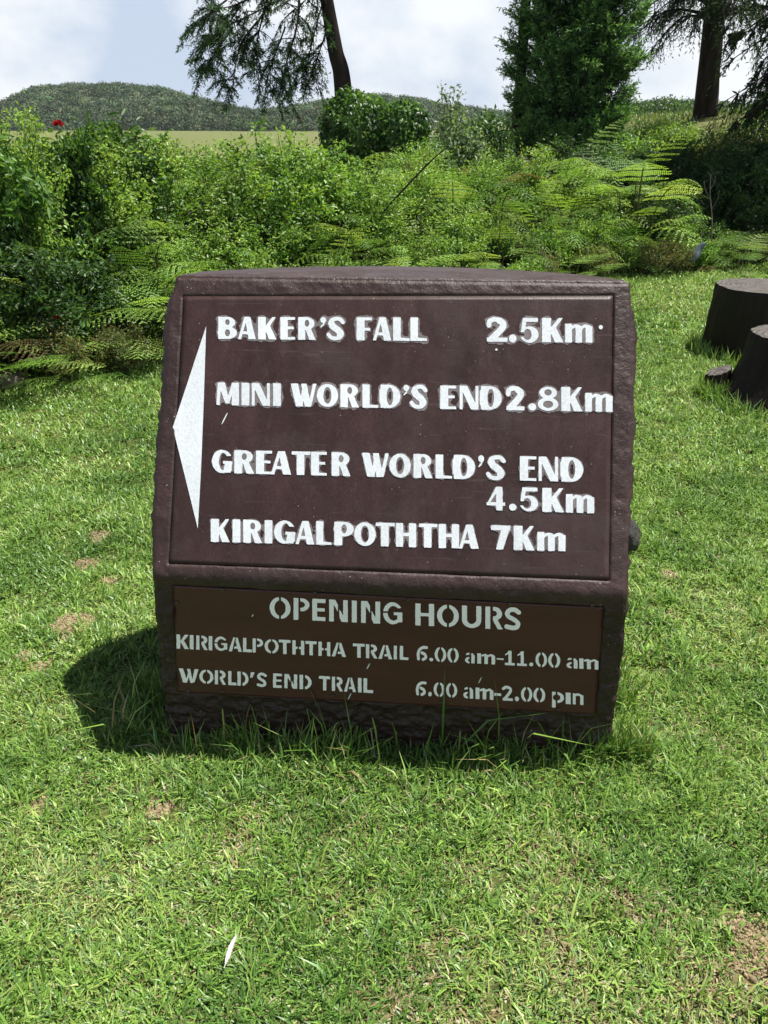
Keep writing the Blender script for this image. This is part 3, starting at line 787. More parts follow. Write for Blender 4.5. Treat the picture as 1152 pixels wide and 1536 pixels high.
# small drips of white paint
dr = MB()
for fr, stf, lst, h in ((fr_up, up, [(901, 491, 3.2, 3.2), (744.5, 524.5, 1.8, 1.8), (280, 424, 2, 2), (337, 628, 1, 9)], .0012), (fr_lo, lo, [(552.5, 999, 1.1, 4.5), (524.5, 1044, 1, 5), (379, 923, 1, 2), (720, 1020, .8, 5)], .0012)):
    for cx, cy, a, b2 in lst:
        an = np.linspace(0, 2 * np.pi, 10, endpoint=False); tilt = .5 if b2 > a else 0
        q = stf(cx + a * np.cos(an) + tilt * b2 * -np.sin(an), cy + b2 * np.sin(an))
        V = fr(q[:, 0], q[:, 1], np.full(10, h)) - P0
        V = np.concatenate([V, V.mean(0)[None]])
        F3 = np.array([((k_ + 1) % 10, k_, 10) for k_ in range(10)])
        dr = MB().add(V, [F3]); link('paint_drip', dr.mesh('paint_drip'), M_WHITE, b_up if fr is fr_up else b_lo)
# ------------------------------------------------------------------ stumps and stones
def stump_mats():
    m, t = new_mat('stump bark painted dark'); g = NT(t)
    v = g.obj((1, 1, .12))
    c = g.ramp(g.noise(9, 6, .65, v), [(.3, (.008, .006, .005)), (.6, (.018, .011, .008)), (.8, (.05, .026, .018))])
    g.out(g.n('ShaderNodeBsdfPrincipled', {'Base Color': c, 'Roughness': .6, 'Specular IOR Level': .2, 'Normal': g.bump(g.noise(16, 6, .7, v), .9, .02)}).outputs[0])
    m2, t = new_mat('weathered cut wood'); g = NT(t)
    tc = g.n('ShaderNodeTexCoord')
    w = g.n('ShaderNodeTexWave', {'Vector': tc.outputs['Object'], 'Scale': 9.0, 'Distortion': 2.5, 'Detail': 3.0, 'Detail Scale': 1.5}, wave_type='RINGS', rings_direction='Z')
    c = g.ramp(w.outputs['Fac'], [(.1, (.07, .062, .057)), (.8, (.14, .125, .116))])
    c = g.mix(1.0, c, g.ramp(g.noise(14, 5, .7, g.obj()), [(.3, (.5, .48, .46)), (.7, (1.2, 1.2, 1.2))]), 'MULTIPLY')
    vo = g.n('ShaderNodeTexVoronoi', {'Vector': g.obj((5, 9, 1)), 'Scale': 1.6}, feature='DISTANCE_TO_EDGE')
    c = g.mix(g.ramp(vo.outputs['Distance'], [(.012, (.75, .75, .75)), (.03, (0, 0, 0))]), c, (.02, .016, .014))
    g.out(g.n('ShaderNodeBsdfPrincipled', {'Base Color': c, 'Roughness': .75, 'Specular IOR Level': .3, 'Normal': g.bump(g.noise(30, 5, .7, g.obj()), .4, .01)}).outputs[0])
    return m, m2
M_SIDE, M_CUT = stump_mats()
def stump(name, label, c, h, r0, r1, lean, tilt, seed, group='cut tree stumps on the lawn'):
    na, nh = 180, 26
    a = np.linspace(0, 2 * np.pi, na, endpoint=False)
    v = np.linspace(-.06, 1, nh)[:, None]
    rad = r1 + (r0 - r1) * np.clip(1 - v, 0, 1) ** 2.2
    rad = rad * (1 + .10 * (fbm(np.cos(a) * 1.4 + 9, np.sin(a) * 1.4 + 9, np.full(na, seed * 1.0), seed=seed) - .5) * 2)[None]
    rad = rad + (fbm(np.cos(a)[None] * 6 + 0 * v, np.sin(a)[None] * 6 + 0 * v, v * 2, seed=seed + 5) - .5) * .035 + (1 - np.clip(v, 0, 1)) ** 3 * .02 * np.cos(5 * a + seed)[None]
    rad = rad - np.abs(fbm(np.cos(a)[None] * 11 + 20, np.sin(a)[None] * 11 + 20, v * 1.3, seed=seed + 9, oct=3) - .5) * .07 * r1 * 2 * np.clip(1.15 - v, .35, 1)
    rad[-1] *= .985
    z = h * v + tilt * (np.cos(a)[None] * rad) * np.clip(v, 0, 1)
    V = np.stack([np.cos(a)[None] * rad + lean[0] * v, np.sin(a)[None] * rad + lean[1] * v, z + 0 * rad], -1)
    i = np.arange(nh - 1)[:, None] * na; j = np.arange(na)[None]; k = (j + 1) % na
    F = np.stack([i + j, i + k, i + na + k, i + na + j], -1).reshape(-1, 4)
    root = empty(name, (c[0], c[1], float(zg(c[0], c[1]))))
    tag(root, label, 'stump', group)
    link('trunk', np_mesh('trunk', V.reshape(-1, 3), [F], None, True), M_SIDE, root)
    top = V[-1]; cc = top.mean(0)
    rows = [cc + (top - cc) * f + np.array([0, 0, 1]) * (.004 + (fbm(top[:, 0] * 9 * f + 3, top[:, 1] * 9 * f, seed=seed + 7) - .5)[:, None] * .012 * (f < .99)) for f in (1.0, .97, .8, .6, .4, .2)]
    V = np.concatenate(rows + [cc[None] + [0, 0, .004]])
    F4 = np.concatenate([np.stack([q * na + np.arange(na), q * na + (np.arange(na) + 1) % na, (q + 1) * na + (np.arange(na) + 1) % na, (q + 1) * na + np.arange(na)], -1) for q in range(5)])
    F3 = np.stack([5 * na + np.arange(na), 5 * na + (np.arange(na) + 1) % na, np.full(na, 6 * na)], -1)
    link('cut_top', np_mesh('cut_top', V, [F4, F3], None, True), M_CUT, root)
    return root
stump('tree_stump', 'broad dark round stump with a flat grey cut top on the lawn', (2.90, 6.12), .505, .338, .332, (.02, .0), .0, 3)
stump('tree_stump', 'dark flared leaning stump in front of the broad round stump', (2.53, 4.84), .43, .33, .26, (.09, .05), .02, 8)
stump('tree_stump', 'small low dark shiny stump tucked behind the leaning flared stump', (2.215, 4.97), .155, .085, .07, (.0, .03), .4, 14)

def rock(name, label, c, size, mat, seed, group=None):
    import bmesh
    bm = bmesh.new(); bmesh.ops.create_icosphere(bm, subdivisions=4, radius=1)
    V = np.array([v.co for v in bm.verts]); F = np.array([[v.index for v in f.verts] for f in bm.faces]); bm.free()
    n = fbm(V[:, 0] * 1.3 + seed, V[:, 1] * 1.3, V[:, 2] * 1.3, seed=seed) - .5
    n2 = fbm(V[:, 0] * 5, V[:, 1] * 5, V[:, 2] * 5, seed=seed + 3) - .5
    V = V * (1 + n * .7 + n2 * .22)[:, None] * np.array(size)
    o = link(name, np_mesh(name, V, [F], None, True), mat, None, (c[0], c[1], float(zg(c[0], c[1])) + size[2] * .45))
    return tag(o, label, 'stone', group)
M_ROCK = bark_mat('mossy stone', (.07, .06, .045), (.22, .19, .15), 14, .9, .2, 1)
M_ROCKD = bark_mat('dark stone', (.015, .014, .013), (.06, .055, .05), 18, .5, .4, 1)
q = on_ground(18, 583); rock('stone', 'pale brown stone half hidden under the bushes at the left edge of the lawn', q + [-.06, .06, 0], (.16, .11, .085), M_ROCK, 5)
q = on_ground(930, 822); rock('stone', 'dark stone peeping out behind the right edge of the sign', q, (.075, .07, .085), M_ROCKD, 12)

# feather
q0, q1 = on_ground(337, 1448, .035), on_ground(355, 1408, .035)
fc = (q0 + q1) / 2; fd = q1 - q0; flen = np.linalg.norm(fd) * 1.05; fd = fd / np.linalg.norm(fd); fs = np.array([-fd[1], fd[0], 0])
u = np.linspace(0, 1, 22); wv = .0068 * np.sin(np.pi * np.clip(u * .93 + .07, 0, 1)) ** .7 * (1 - .55 * u)
rowz = .030 + .012 * np.sin(u * 2.5)
cen = q0 + fd * (u * flen)[:, None]; cen[:, 2] = float(zg(*fc[:2])) + rowz
FV, FF = [], []
for k_, sgn in ((0, 1), (1, .55), (2, 0), (3, -.55), (4, -1)):
    e_ = cen + fs * (wv * sgn)[:, None] + np.array([0, 0, 1.]) * (abs(sgn) * .004) + fd * (abs(sgn) * .006)
    e_ += fs * (np.where(abs(sgn) == 1, .001, 0) * np.sin(u * 70))[:, None]
    FV.append(e_)
for k_ in range(4):
    for j_ in range(21): FF.append((k_ * 22 + j_, k_ * 22 + j_ + 1, (k_ + 1) * 22 + j_ + 1, (k_ + 1) * 22 + j_))
m, t = new_mat('white feather'); g = NT(t)
g.out(g.n('ShaderNodeMixShader', {0: .25, 1: g.n('ShaderNodeBsdfPrincipled', {'Base Color': (.58, .58, .55, 1), 'Roughness': .6}).outputs[0], 2: g.n('ShaderNodeBsdfTranslucent', {'Color': (.5, .5, .48, 1)}).outputs[0]}).outputs[0])
V, F = tube(cen - fd * .004 + np.array([0, 0, .001]), np.linspace(.0011, .0003, 22), 5)
tag(link('feather', np_mesh('feather', np.concatenate(FV + [V]) - q0, [np.array(FF), F[0] + len(FV) * 22]), m, None, tuple(q0)), 'small white feather lying on the grass below the sign', 'feather')

# ------------------------------------------------------------------ turf
ISP = None
def footprint(x, y):
    """inside the sign block"""
    dx, dy = x - P0[0], y - P0[1]
    s = dx * S_[0] + dy * S_[1]; b = dx * B_[0] + dy * B_[1]
    return (s > xl(.0) + .01) & (s < xr(.0) - .01) & (b > .012) & (b < BACK - .02)
def blades(x, y, length, width, lean, rng, col, mid=.5):
    n = len(x)
    az = rng.uniform(0, 2 * np.pi, n)
    H = np.stack([np.cos(az), np.sin(az), 0 * az], -1)
    W = np.stack([-np.sin(az + rng.normal(0, .6, n)), np.cos(az + rng.normal(0, .6, n)), 0 * az], -1)
    base = np.stack([x, y, zg(x, y) - .006], -1)
    l1, l2 = lean * .75, np.minimum(lean * 1.45 + .1, 1.9)
    m_ = base + (H * np.sin(l1)[:, None] + np.array([0, 0, 1.]) * np.cos(l1)[:, None]) * (length * mid)[:, None]
    tip = m_ + (H * np.sin(l2)[:, None] + np.array([0, 0, 1.]) * np.cos(l2)[:, None]) * (length * (1 - mid))[:, None]
    w = (width * .5)[:, None]
    V = np.stack([base - W * w * .8, base + W * w * .8, m_ + W * w, m_ - W * w, tip], 1).reshape(-1, 3)
    i = np.arange(n) * 5
    return V, [np.stack([i, i + 1, i + 2, i + 3], -1), np.stack([i + 3, i + 2, i + 4], -1)], rep(col, 5)
PAL = np.array([(.090, .185, .034), (.155, .285, .046), (.220, .360, .064), (.300, .415, .102), (.145, .265, .088), (.36, .40, .15)])
DRY = np.array([(.34, .27, .14), (.27, .21, .10), (.40, .35, .21), (.22, .17, .08)])
def turf(n, ylo, yhi, size, wid, rng, mb, densn=True):
    y = np.sqrt(rng.uniform(ylo ** 2, yhi ** 2, n * 2)); half = 576 / FPX * (y * CP + CAM_H * SP) * 1.36 + .15
    x = rng.uniform(-1, 1, n * 2) * half
    ok = ~footprint(x, y) & (y < hedge_y(x) + .35)
    x, y = x[ok][:n], y[ok][:n]
    sm = soil_mask(x, y)
    cl = fbm(x * 3.2, y * 3.2, seed=101); cf = fbm(x * 14, y * 14, seed=102); dryn = fbm(x * 2.1, y * 2.1, seed=103, oct=5) * .6 + fbm(x * 11, y * 11, seed=104) * .4
    keep = rng.random(len(x)) < (1 - .93 * sm) * np.clip(.45 + 1.5 * (cf - .25), .3, 1)
    x, y, cl, cf, dryn = x[keep], y[keep], cl[keep], cf[keep], dryn[keep]
    n = len(x)
    idx = np.clip((cl * 1.7 - .35) * 4.2 + rng.normal(0, 1.3, n), 0, 5).astype(int)
    col = PAL[idx] * rng.uniform(.75, 1.25, (n, 1))
    nearw = 1 - smooth(2.2, 4.2, y)
    pd = np.clip((dryn - .46) * 3.0, 0, .6) * (.18 + .82 * (1 - smooth(1.3, 2.2, y))) + .045 + .07 * nearw + .13 * (1 - smooth(1.2, 2.0, y))
    dm = rng.random(n) < pd
    col[dm] = DRY[rng.integers(0, 4, dm.sum())] * rng.uniform(.7, 1.2, (dm.sum(), 1))
    ln = size * (.45 + 1.1 * cf) * rng.uniform(.5, 1.35, n)
    ln[dm] *= .7
    le = np.clip(rng.normal(.95, .38, n), .05, 1.5); le[dm] = np.clip(rng.normal(1.1, .3, dm.sum()), .1, 1.5)
    mb.add(*blades(x, y, ln, wid * rng.uniform(.6, 1.3, n), le, rng, col))
rng = np.random.default_rng(5)
gm = MB()
turf(330000, .62, 2.0, .040, .0038, rng, gm)
turf(275000, 2.0, 3.6, .043, .0047, rng, gm)
turf(230000, 3.6, 6.5, .048, .0062, rng, gm)
turf(120000, 6.5, 11.5, .065, .011, rng, gm)
# longer grass hugging the sign, uncut
def fringe(n, s0, s1, o0, o1, lmin, lmax, lean, wid=.0042, front=True):
    s = rng.uniform(s0, s1, n); o = o0 + (o1 - o0) * rng.random(n) ** 1.6
    clump = fbm(s * 9, o * 9, seed=111)
    k_ = rng.random(n) < np.clip((clump - .28) * 3, .15, 1); s, o, clump = s[k_], o[k_], clump[k_]; n = len(s)
    if front: p = P0 + s[:, None] * S_ - o[:, None] * B_
    else: p = P0 + s[:, None] * S_ + o[:, None] * B_
    ok = ~footprint(p[:, 0], p[:, 1]); p, clump = p[ok], clump[ok]; n = len(p)
    col = PAL[rng.choice(6, n, p=[.3, .28, .16, .08, .14, .04])] * rng.uniform(.75, 1.3, (n, 1))
    d = rng.random(n) < (.08 if lmax < .15 else .3); col[d] = DRY[rng.integers(0, 4, d.sum())]
    gm.add(*blades(p[:, 0], p[:, 1], rng.uniform(lmin, lmax, n) * (.5 + clump), wid * rng.uniform(.6, 1.3, n), np.clip(rng.normal(lean, .35, n), .05, 1.5), rng, col))
fringe(7000, -.68, .66, .0, .24, .04, .07, .8)
fringe(1000, -.66, .64, .0, .10, .07, .13, .5)
fringe(170, -.64, .62, .0, .10, .10, .20, .55, .0042)
fringe(16, -.2, .55, .0, .07, .24, .38, .32, .0055)
fringe(40, -.82, -.56, -.12, .08, .10, .22, .6, .0048)
fringe(1200, -.80, -.58, .0, .6, .04, .07, .5, .0042, False)
fringe(3500, .55, .74, .0, .8, .06, .13, .4, .0045, False)
for cx, cy, rr in ((2.90, 6.0, .42), (2.53, 4.8, .40), (2.22, 4.96, .12)):
    n = 900; a = rng.uniform(0, 2 * np.pi, n); d = rr * rng.uniform(.86, 1.15, n)
    gm.add(*blades(cx + np.cos(a) * d, cy + np.sin(a) * d, rng.uniform(.06, .17, n), np.full(n, .006), np.clip(rng.normal(.4, .3, n), .05, 1.3), rng, PAL[rng.choice(6, n, p=[.3, .25, .2, .1, .1, .05])]))
# loose taller tufts over the lawn
n = 260; ty = rng.uniform(.8, 6, n); tx = rng.uniform(-1, 1, n) * .5 * (ty * .9 + .7) * 1.15
for x_, y_ in zip(tx, ty):
    k_ = int(rng.integers(8, 26)); a = rng.normal(0, .03, (k_, 2))
    xx, yy = x_ + a[:, 0], y_ + a[:, 1]
    ok = ~footprint(xx, yy) & (yy < hedge_y(xx)); xx, yy = xx[ok], yy[ok]
    if len(xx): gm.add(*blades(xx, yy, rng.uniform(.05, .12, len(xx)), np.full(len(xx), .0042), np.clip(rng.normal(.6, .3, len(xx)), .05, 1.4), rng, PAL[rng.integers(0, 5, len(xx))] * rng.uniform(.8, 1.2, (len(xx), 1))))
# rough grass on the rise behind
n = 26000; ry = rng.uniform(12.5, 30, n); rx = rng.uniform(.2, 1, n) * ry * .75 + .5
k_ = fbm(rx * .9, ry * .9, seed=141) > .42; rx, ry = rx[k_], ry[k_]; n = len(rx)
c_ = np.where((fbm(rx * .5, ry * .5, seed=142) > .5)[:, None], PAL[rng.integers(1, 6, n)], DRY[rng.integers(0, 4, n)] * [.7, 1, .7]) * rng.uniform(.5, .9, (n, 1))
gm.add(*blades(rx, ry, rng.uniform(.08, .26, n), np.full(n, .022), np.clip(rng.normal(.6, .3, n), .05, 1.4), rng, c_))
tag(link('grass', gm.mesh('grass'), M_GRASS), kind='stuff')
# crumbs of bare earth in the scuffed spots
n = 16000; sx, sy = [], []
for (p_0, r_0) in SOILW:
    k_ = int(n * r_0 ** 2 / sum(r2 ** 2 for _, r2 in SOILW)); a = rng.uniform(0, 2 * np.pi, k_); d = r_0 * np.sqrt(rng.random(k_)) * 1.0
    sx.append(p_0[0] + np.cos(a) * d); sy.append(p_0[1] + np.sin(a) * d)
sx, sy = np.concatenate(sx), np.concatenate(sy); k_ = soil_mask(sx, sy) > .3; sx, sy = sx[k_], sy[k_]; n = len(sx)
oct_v = np.array([(1, 0, 0), (0, 1, 0), (-1, 0, 0), (0, -1, 0), (0, 0, 1), (0, 0, -1)], float)
oct_f = np.array([(0, 1, 4), (1, 2, 4), (2, 3, 4), (3, 0, 4), (1, 0, 5), (2, 1, 5), (3, 2, 5), (0, 3, 5)])
sz = rng.gamma(1.6, .0012, n) + .0010
V = (oct_v[None] * rng.uniform(.6, 1.3, (n, 6, 1))) * sz[:, None, None] + np.stack([sx, sy, zg(sx, sy) + .006 * rng.random(n)], -1)[:, None]
F = (oct_f[None] + (np.arange(n) * 6)[:, None, None]).reshape(-1, 3)
m, t = new_mat('dry earth crumbs'); g = NT(t)
g.out(g.n('ShaderNodeBsdfPrincipled', {'Base Color': g.n('ShaderNodeAttribute', attribute_name='col').outputs['Color'], 'Roughness': .95, 'Specular IOR Level': .1}).outputs[0])
ec = MB().add(V.reshape(-1, 3), [F], rep(np.array([.28, .22, .13]) * rng.uniform(.6, 1.25, (n, 1)), 6))
tag(link('loose_earth', ec.mesh('loose_earth'), m), kind='stuff')
# ------------------------------------------------------------------ plants
rng = np.random.default_rng(23)
def px_of(p):
    p = np.asarray(p, float); dx, dy, dz = p[..., 0], p[..., 1], p[..., 2] - CAM_H
    dep = dy * CP - dz * SP
    return PW / 2 + FPX * dx / dep, PH / 2 - FPX * (dy * SP + dz * CP) / dep
def shrub_mesh(name, nstem, h, spread, nleaf, ll, lw, pal, droop=.25, stem_r=.008, upw=.5, fold=.2, low=.12, stem_name=None):
    """returns (foliage mesh, stems mesh)"""
    st_ = MB(); lf = MB()
    P, D = [], []
    for s in range(nstem):
        a = rng.uniform(0, 2 * np.pi); r_ = spread * math.sqrt(rng.uniform(.02, 1)); hh = h * rng.uniform(.62, 1.05) * (1 - .35 * (r_ / spread) ** 2)
        b0 = np.array([math.cos(a), math.sin(a), 0]) * r_ * .25; tip = np.array([math.cos(a) * r_, math.sin(a) * r_, hh])
        md = (b0 + tip) / 2 + np.array([rng.normal(0, .06), rng.normal(0, .06), hh * .12]) * 1.2
        cv = curve([b0 - [0, 0, .05], md, tip], 14)
        V, F = tube(cv, np.linspace(stem_r, stem_r * .3, 14), 5, False); st_.add(V, F)
        # side twigs
        for k in range(5):
            q0 = cv[rng.integers(4, 13)]; d = unit(rand_dirs(1, rng)[0] + np.array([0, 0, .5])); q1 = q0 + d * rng.uniform(.1, .3) * min(1, h)
            c2 = curve([q0, (q0 + q1) / 2 + rng.normal(0, .02, 3), q1], 7)
            V, F = tube(c2, np.linspace(stem_r * .5, stem_r * .2, 7), 4, False); st_.add(V, F)
            n = max(2, int(nleaf / nstem / 6)); i = rng.integers(0, 7, n); P.append(c2[i] + rng.normal(0, .022 * (1 + h * .3), (n, 3))); D.append(d + rand_dirs(n, rng) * .9)
        n = int(nleaf / nstem / 6); i = rng.integers(int(14 * low), 14, n); P.append(cv[i] + rng.normal(0, .045, (n, 3))); D.append(rand_dirs(n, rng) + np.array([0, 0, .25]))
    P = np.concatenate(P); D = np.concatenate(D); n = len(P)
    P = P[:]; P[:, 2] = np.maximum(P[:, 2], .01)
    D = unit(D - np.array([0, 0, droop]))
    N = unit(rand_dirs(n, rng) + np.array([0, 0, upw * 2]))
    pal = np.array(pal); cl = fbm(P[:, 0] * 5 + 7, P[:, 1] * 5, P[:, 2] * 5, seed=int(h * 100))
    ci = np.clip((cl - .2) * 1.7 * len(pal) + rng.normal(0, .7, n), 0, len(pal) - 1).astype(int)
    V, F = leaf_geo(P, D, N, ll * rng.uniform(.6, 1.3, n), lw * rng.uniform(.7, 1.2, n), fold)
    lf.add(V, F, rep(pal[ci] * rng.uniform(.8, 1.25, (n, 1)), 4))
    return lf.mesh(name + '_foliage'), st_.mesh(name + '_stems')
def frond(L, rise, arch, pal, npin=17, side=0.0):
    u = np.linspace(0, 1, 24)
    ang = rise - arch * u ** 1.3
    ds = L / 23
    x = np.concatenate([[0], np.cumsum(np.cos(ang[:-1]) * ds)]); z = np.concatenate([[0], np.cumsum(np.sin(ang[:-1]) * ds)])
    y = side * u ** 2 * L
    C = np.stack([x, y, z], -1); T = unit(np.gradient(C, axis=0)); S = unit(np.cross(np.array([0, 0, 1.]), T)); U = np.cross(T, S)
    P, D, N, LL, W = [], [], [], [], []
    for k in range(npin):
        f = .22 + .77 * k / (npin - 1); i = int(f * 23); g_ = (k / (npin - 1))
        pl = L * .44 * (1 - g_) ** .8 * min(1, .75 + g_ * 1.5) + L * .02
        for sg in (1, -1):
            d = unit(S[i] * sg + T[i] * (.22 + .45 * g_) - U[i] * .05); nn = U[i] + S[i] * sg * .1
            m = max(4, int(pl / .0155)); v = (np.arange(m) + .6) / m
            pts = C[i] + d * (v * pl)[:, None] + T[i] * (v ** 2 * pl * .22)[:, None] - np.array([0, 0, 1.]) * (v ** 2 * pl * .30)[:, None]
            q = unit(np.cross(nn, d))
            for s2 in (1, -1):
                P.append(pts); D.append(np.tile(q * s2 + d * .45, (m, 1)) + rng.normal(0, .12, (m, 3))); N.append(np.tile(nn, (m, 1)) + rng.normal(0, .15, (m, 3)))
                LL.append(pl * .06 * (1 - v) ** .5 + .0065); W.append(np.full(m, .0165))
            P.append(pts[-1:]); D.append(d[None]); N.append(nn[None]); LL.append(np.array([.03])); W.append(np.array([.012]))
    P, D, N, LL, W = [np.concatenate(a) for a in (P, D, N, LL, W)]
    c = np.array(pal)[rng.integers(0, len(pal))] * rng.uniform(.8, 1.2)
    V, F = leaf_geo(P, D, N, LL, W, .05)
    tb = tube(C, np.linspace(.006, .0015, 24), 5, False)
    return V, F, np.tile(c, (len(V), 1)) * rng.uniform(.85, 1.15, (len(P), 1)).repeat(4, 0), tb
FP = [(.14, .27, .05), (.20, .36, .065), (.26, .42, .085), (.11, .22, .048), (.31, .42, .11)]
FDRY = [(.22, .16, .06), (.16, .11, .05)]
def fern_mesh(nf, L, spread=.34, dry=.06):
    b = MB()
    for k in range(nf):
        V, F, c, tb = frond(L * rng.uniform(.65, 1.15), rng.uniform(.35, 1.25), rng.uniform(.8, 1.9), FDRY if rng.random() < dry else FP, int(rng.integers(8, 11)), rng.normal(0, .12))
        a = 2 * np.pi * k * .382 + rng.normal(0, .35); ca, sa = math.cos(a), math.sin(a); R = np.array([[ca, -sa, 0], [sa, ca, 0], [0, 0, 1]])
        hh = .72 * (k + .4) / nf + rng.normal(0, .05); rr = spread * math.sqrt(rng.random()) * (1.15 - .5 * hh)
        o = np.array([ca * rr, sa * rr, max(hh, .02)])
        b.add(V @ R.T + o, F, c); b.add(tb[0] @ R.T + o, tb[1], (.12, .16, .04))
        st_ = tube(curve([(o[0] * .4, o[1] * .4, -.04), (o[0] * .75, o[1] * .75, o[2] * .55), o], 8), np.linspace(.007, .005, 8), 5, False); b.add(st_[0], st_[1], (.10, .12, .04))
    return b.mesh('fern_fronds')
PA = [(0.085, 0.186, 0.034), (0.124, 0.254, 0.044), (0.164, 0.312, 0.051), (0.215, 0.362, 0.068), (0.271, 0.407, 0.097)]       # fresh green
PB = [(0.118, 0.223, 0.042), (0.172, 0.307, 0.054), (0.221, 0.368, 0.072), (0.276, 0.402, 0.102)]                            # yellow green
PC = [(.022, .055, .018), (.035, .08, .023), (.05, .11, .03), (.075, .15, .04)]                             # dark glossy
PD = [(0.096, 0.144, 0.042), (0.144, 0.192, 0.060), (0.168, 0.132, 0.066), (0.156, 0.240, 0.060), (0.240, 0.240, 0.108)]                # scrubby, mixed with brown
PE = [(.10, .17, .08), (.14, .22, .10), (.19, .27, .13)]                                                # pale grey green
KIND = {}
def kinds(key, n, *a, **k):
    KIND.setdefault(key, []).extend([(a[1],) + shrub_mesh(key, *a, **k) for _ in range(n)])
PF = [(.040, .095, .022), (.06, .14, .03), (.09, .19, .04), (.13, .25, .055)]
for hb, n1, sp in ((.55, 3600, .36), (.95, 8200, .45), (1.5, 13500, .52)):
    kinds('fresh', 3 if hb > .9 else 2, int(16 + 16 * hb), hb, sp, n1, .040, .023, PA)
    kinds('yellow', 2, int(16 + 16 * hb), hb, sp * .95, n1, .034, .018, PB)
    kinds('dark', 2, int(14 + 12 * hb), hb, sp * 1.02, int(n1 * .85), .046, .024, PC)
    kinds('broad', 2, int(10 + 10 * hb), hb, sp, int(n1 * .42), .078, .032, PF, droop=.45, fold=.28)
kinds('scrub', 3, 26, .45, .36, 5200, .026, .012, PD)
FERN = [fern_mesh(26, .54, .36, .05) for _ in range(3)] + [fern_mesh(26, .46, .4, .12) for _ in range(3)]
EX = np.array([-400, 0, 30, 60, 110, 200, 300, 400, 480, 560, 650, 700, 780, 850, 900, 950, 1000, 1050, 1152, 1600.])
EY = np.array([115, 130, 152, 182, 180, 174, 173, 186, 204, 230, 224, 230, 224, 212, 210, 235, 280, 318, 345, 350.])
LAB = {'fresh': 'fresh green broad leaved shrub in the thick bank behind the sign',
       'yellow': 'yellow green small leaved shrub in the thick bank behind the sign',
       'dark': 'dark glossy leaved shrub in the thick bank behind the sign',
       'broad': 'large leaved deep green shrub in the thick bank left of the sign',
       'scrub': 'low scrubby twiggy shrub at the edge of the lawn',
       'fern': 'light green bracken fern with arching fronds in the bank behind the sign'}
GRP = {'fresh': 'broad leaved shrubs in the bank', 'yellow': 'small leaved shrubs in the bank', 'dark': 'dark leaved shrubs in the bank', 'broad': 'large leaved shrubs in the bank', 'scrub': 'scrubby shrubs along the lawn edge', 'fern': 'bracken ferns in the bank'}
def put_shrub(key, x, y, h, w=1.0, label=None, group=None, cat='shrub', name='leafy_shrub', var=None):
    vs = sorted(KIND[key], key=lambda q: abs(math.log(q[0] / h))); vs = [q for q in vs if q[0] == vs[0][0]]
    hb, f, s = vs[rng.integers(0, len(vs))]; k_ = h / hb; w = k_ * float(np.clip(w / max(k_, .01), .68, 1.25))
    root = empty(name, (x, y, float(zg(x, y))), rng.uniform(0, 6.28))
    root.scale = (w, w, k_)
    tag(root, label or LAB[key], cat, group if label else GRP[key])
    link('foliage', f, M_LEAF, root); link('stem', s, M_STEM, root)
    return root
def put_fern(x, y, s, label=None, group=None, var=None, rz=None, w=None):
    o = link('bracken_fern', FERN[rng.integers(0, len(FERN)) if var is None else var], M_FERN, None, (x, y, float(zg(x, y)) - .02))
    o.rotation_euler = (rng.normal(0, .08), rng.normal(0, .08), rng.uniform(0, 6.28) if rz is None else rz); w = w or s; o.scale = (w, w, s * rng.uniform(.9, 1.1))
    return tag(o, label or LAB['fern'], 'fern', group if label else GRP['fern'])
# the bank, row by row from the lawn backwards
cnt = 0
for off, step in ((.12, .34), (.5, .36), (.95, .40), (1.45, .42), (2.0, .46), (2.6, .5), (3.3, .55), (4.1, .6)):
    x = -5.2 - off * .3
    while x < 7.6:
        x += step * rng.uniform(.7, 1.3)
        y = float(hedge_y(x)) + off + rng.normal(0, .12)
        px, _ = px_of((x, y, .5))
        if px < -160 or px > 1330: continue
        ytop = float(np.interp(px, EX, EY)); d_ = ray(px, ytop); ztop = CAM_H + d_[2] / d_[1] * y
        h = min(ztop, .34 + .66 * off) * (rng.uniform(.8, 1.03) if off < 1.2 else rng.uniform(.9, 1.0 if px < 210 else 1.1))
        if px > 1000 and off < 1: h = min(h, .55)
        if h < .2: continue
        if px < 330: pr = dict(fresh=.22, yellow=.24, broad=.10, fern=.44)
        elif px < 560: pr = dict(fresh=.26, yellow=.26, dark=.03, fern=.45)
        elif px < 960: pr = dict(fresh=.06, yellow=.16, dark=.02, fern=.76)
        else: pr = dict(fresh=.10, yellow=.15, dark=.35, fern=.40)
        if px < 280 and off < 1.8: pr = dict(fresh=.04, yellow=.05, broad=.13, dark=.13, fern=.65)
        if off < .3: pr = dict(scrub=.45, fern=.30, fresh=.12, yellow=.13)
        key = rng.choice(list(pr), p=np.array(list(pr.values())) / sum(pr.values()))
        if key == 'fern': put_fern(x, y, h * (.98 if px > 480 or off < 1.2 else .80), w=max(1.0, min(1.25, .55 + .5 * h)))
        else: put_shrub(key, x, y, h, min(1.25, .62 + .45 * h))
        cnt += 1
print('bank plants', cnt)
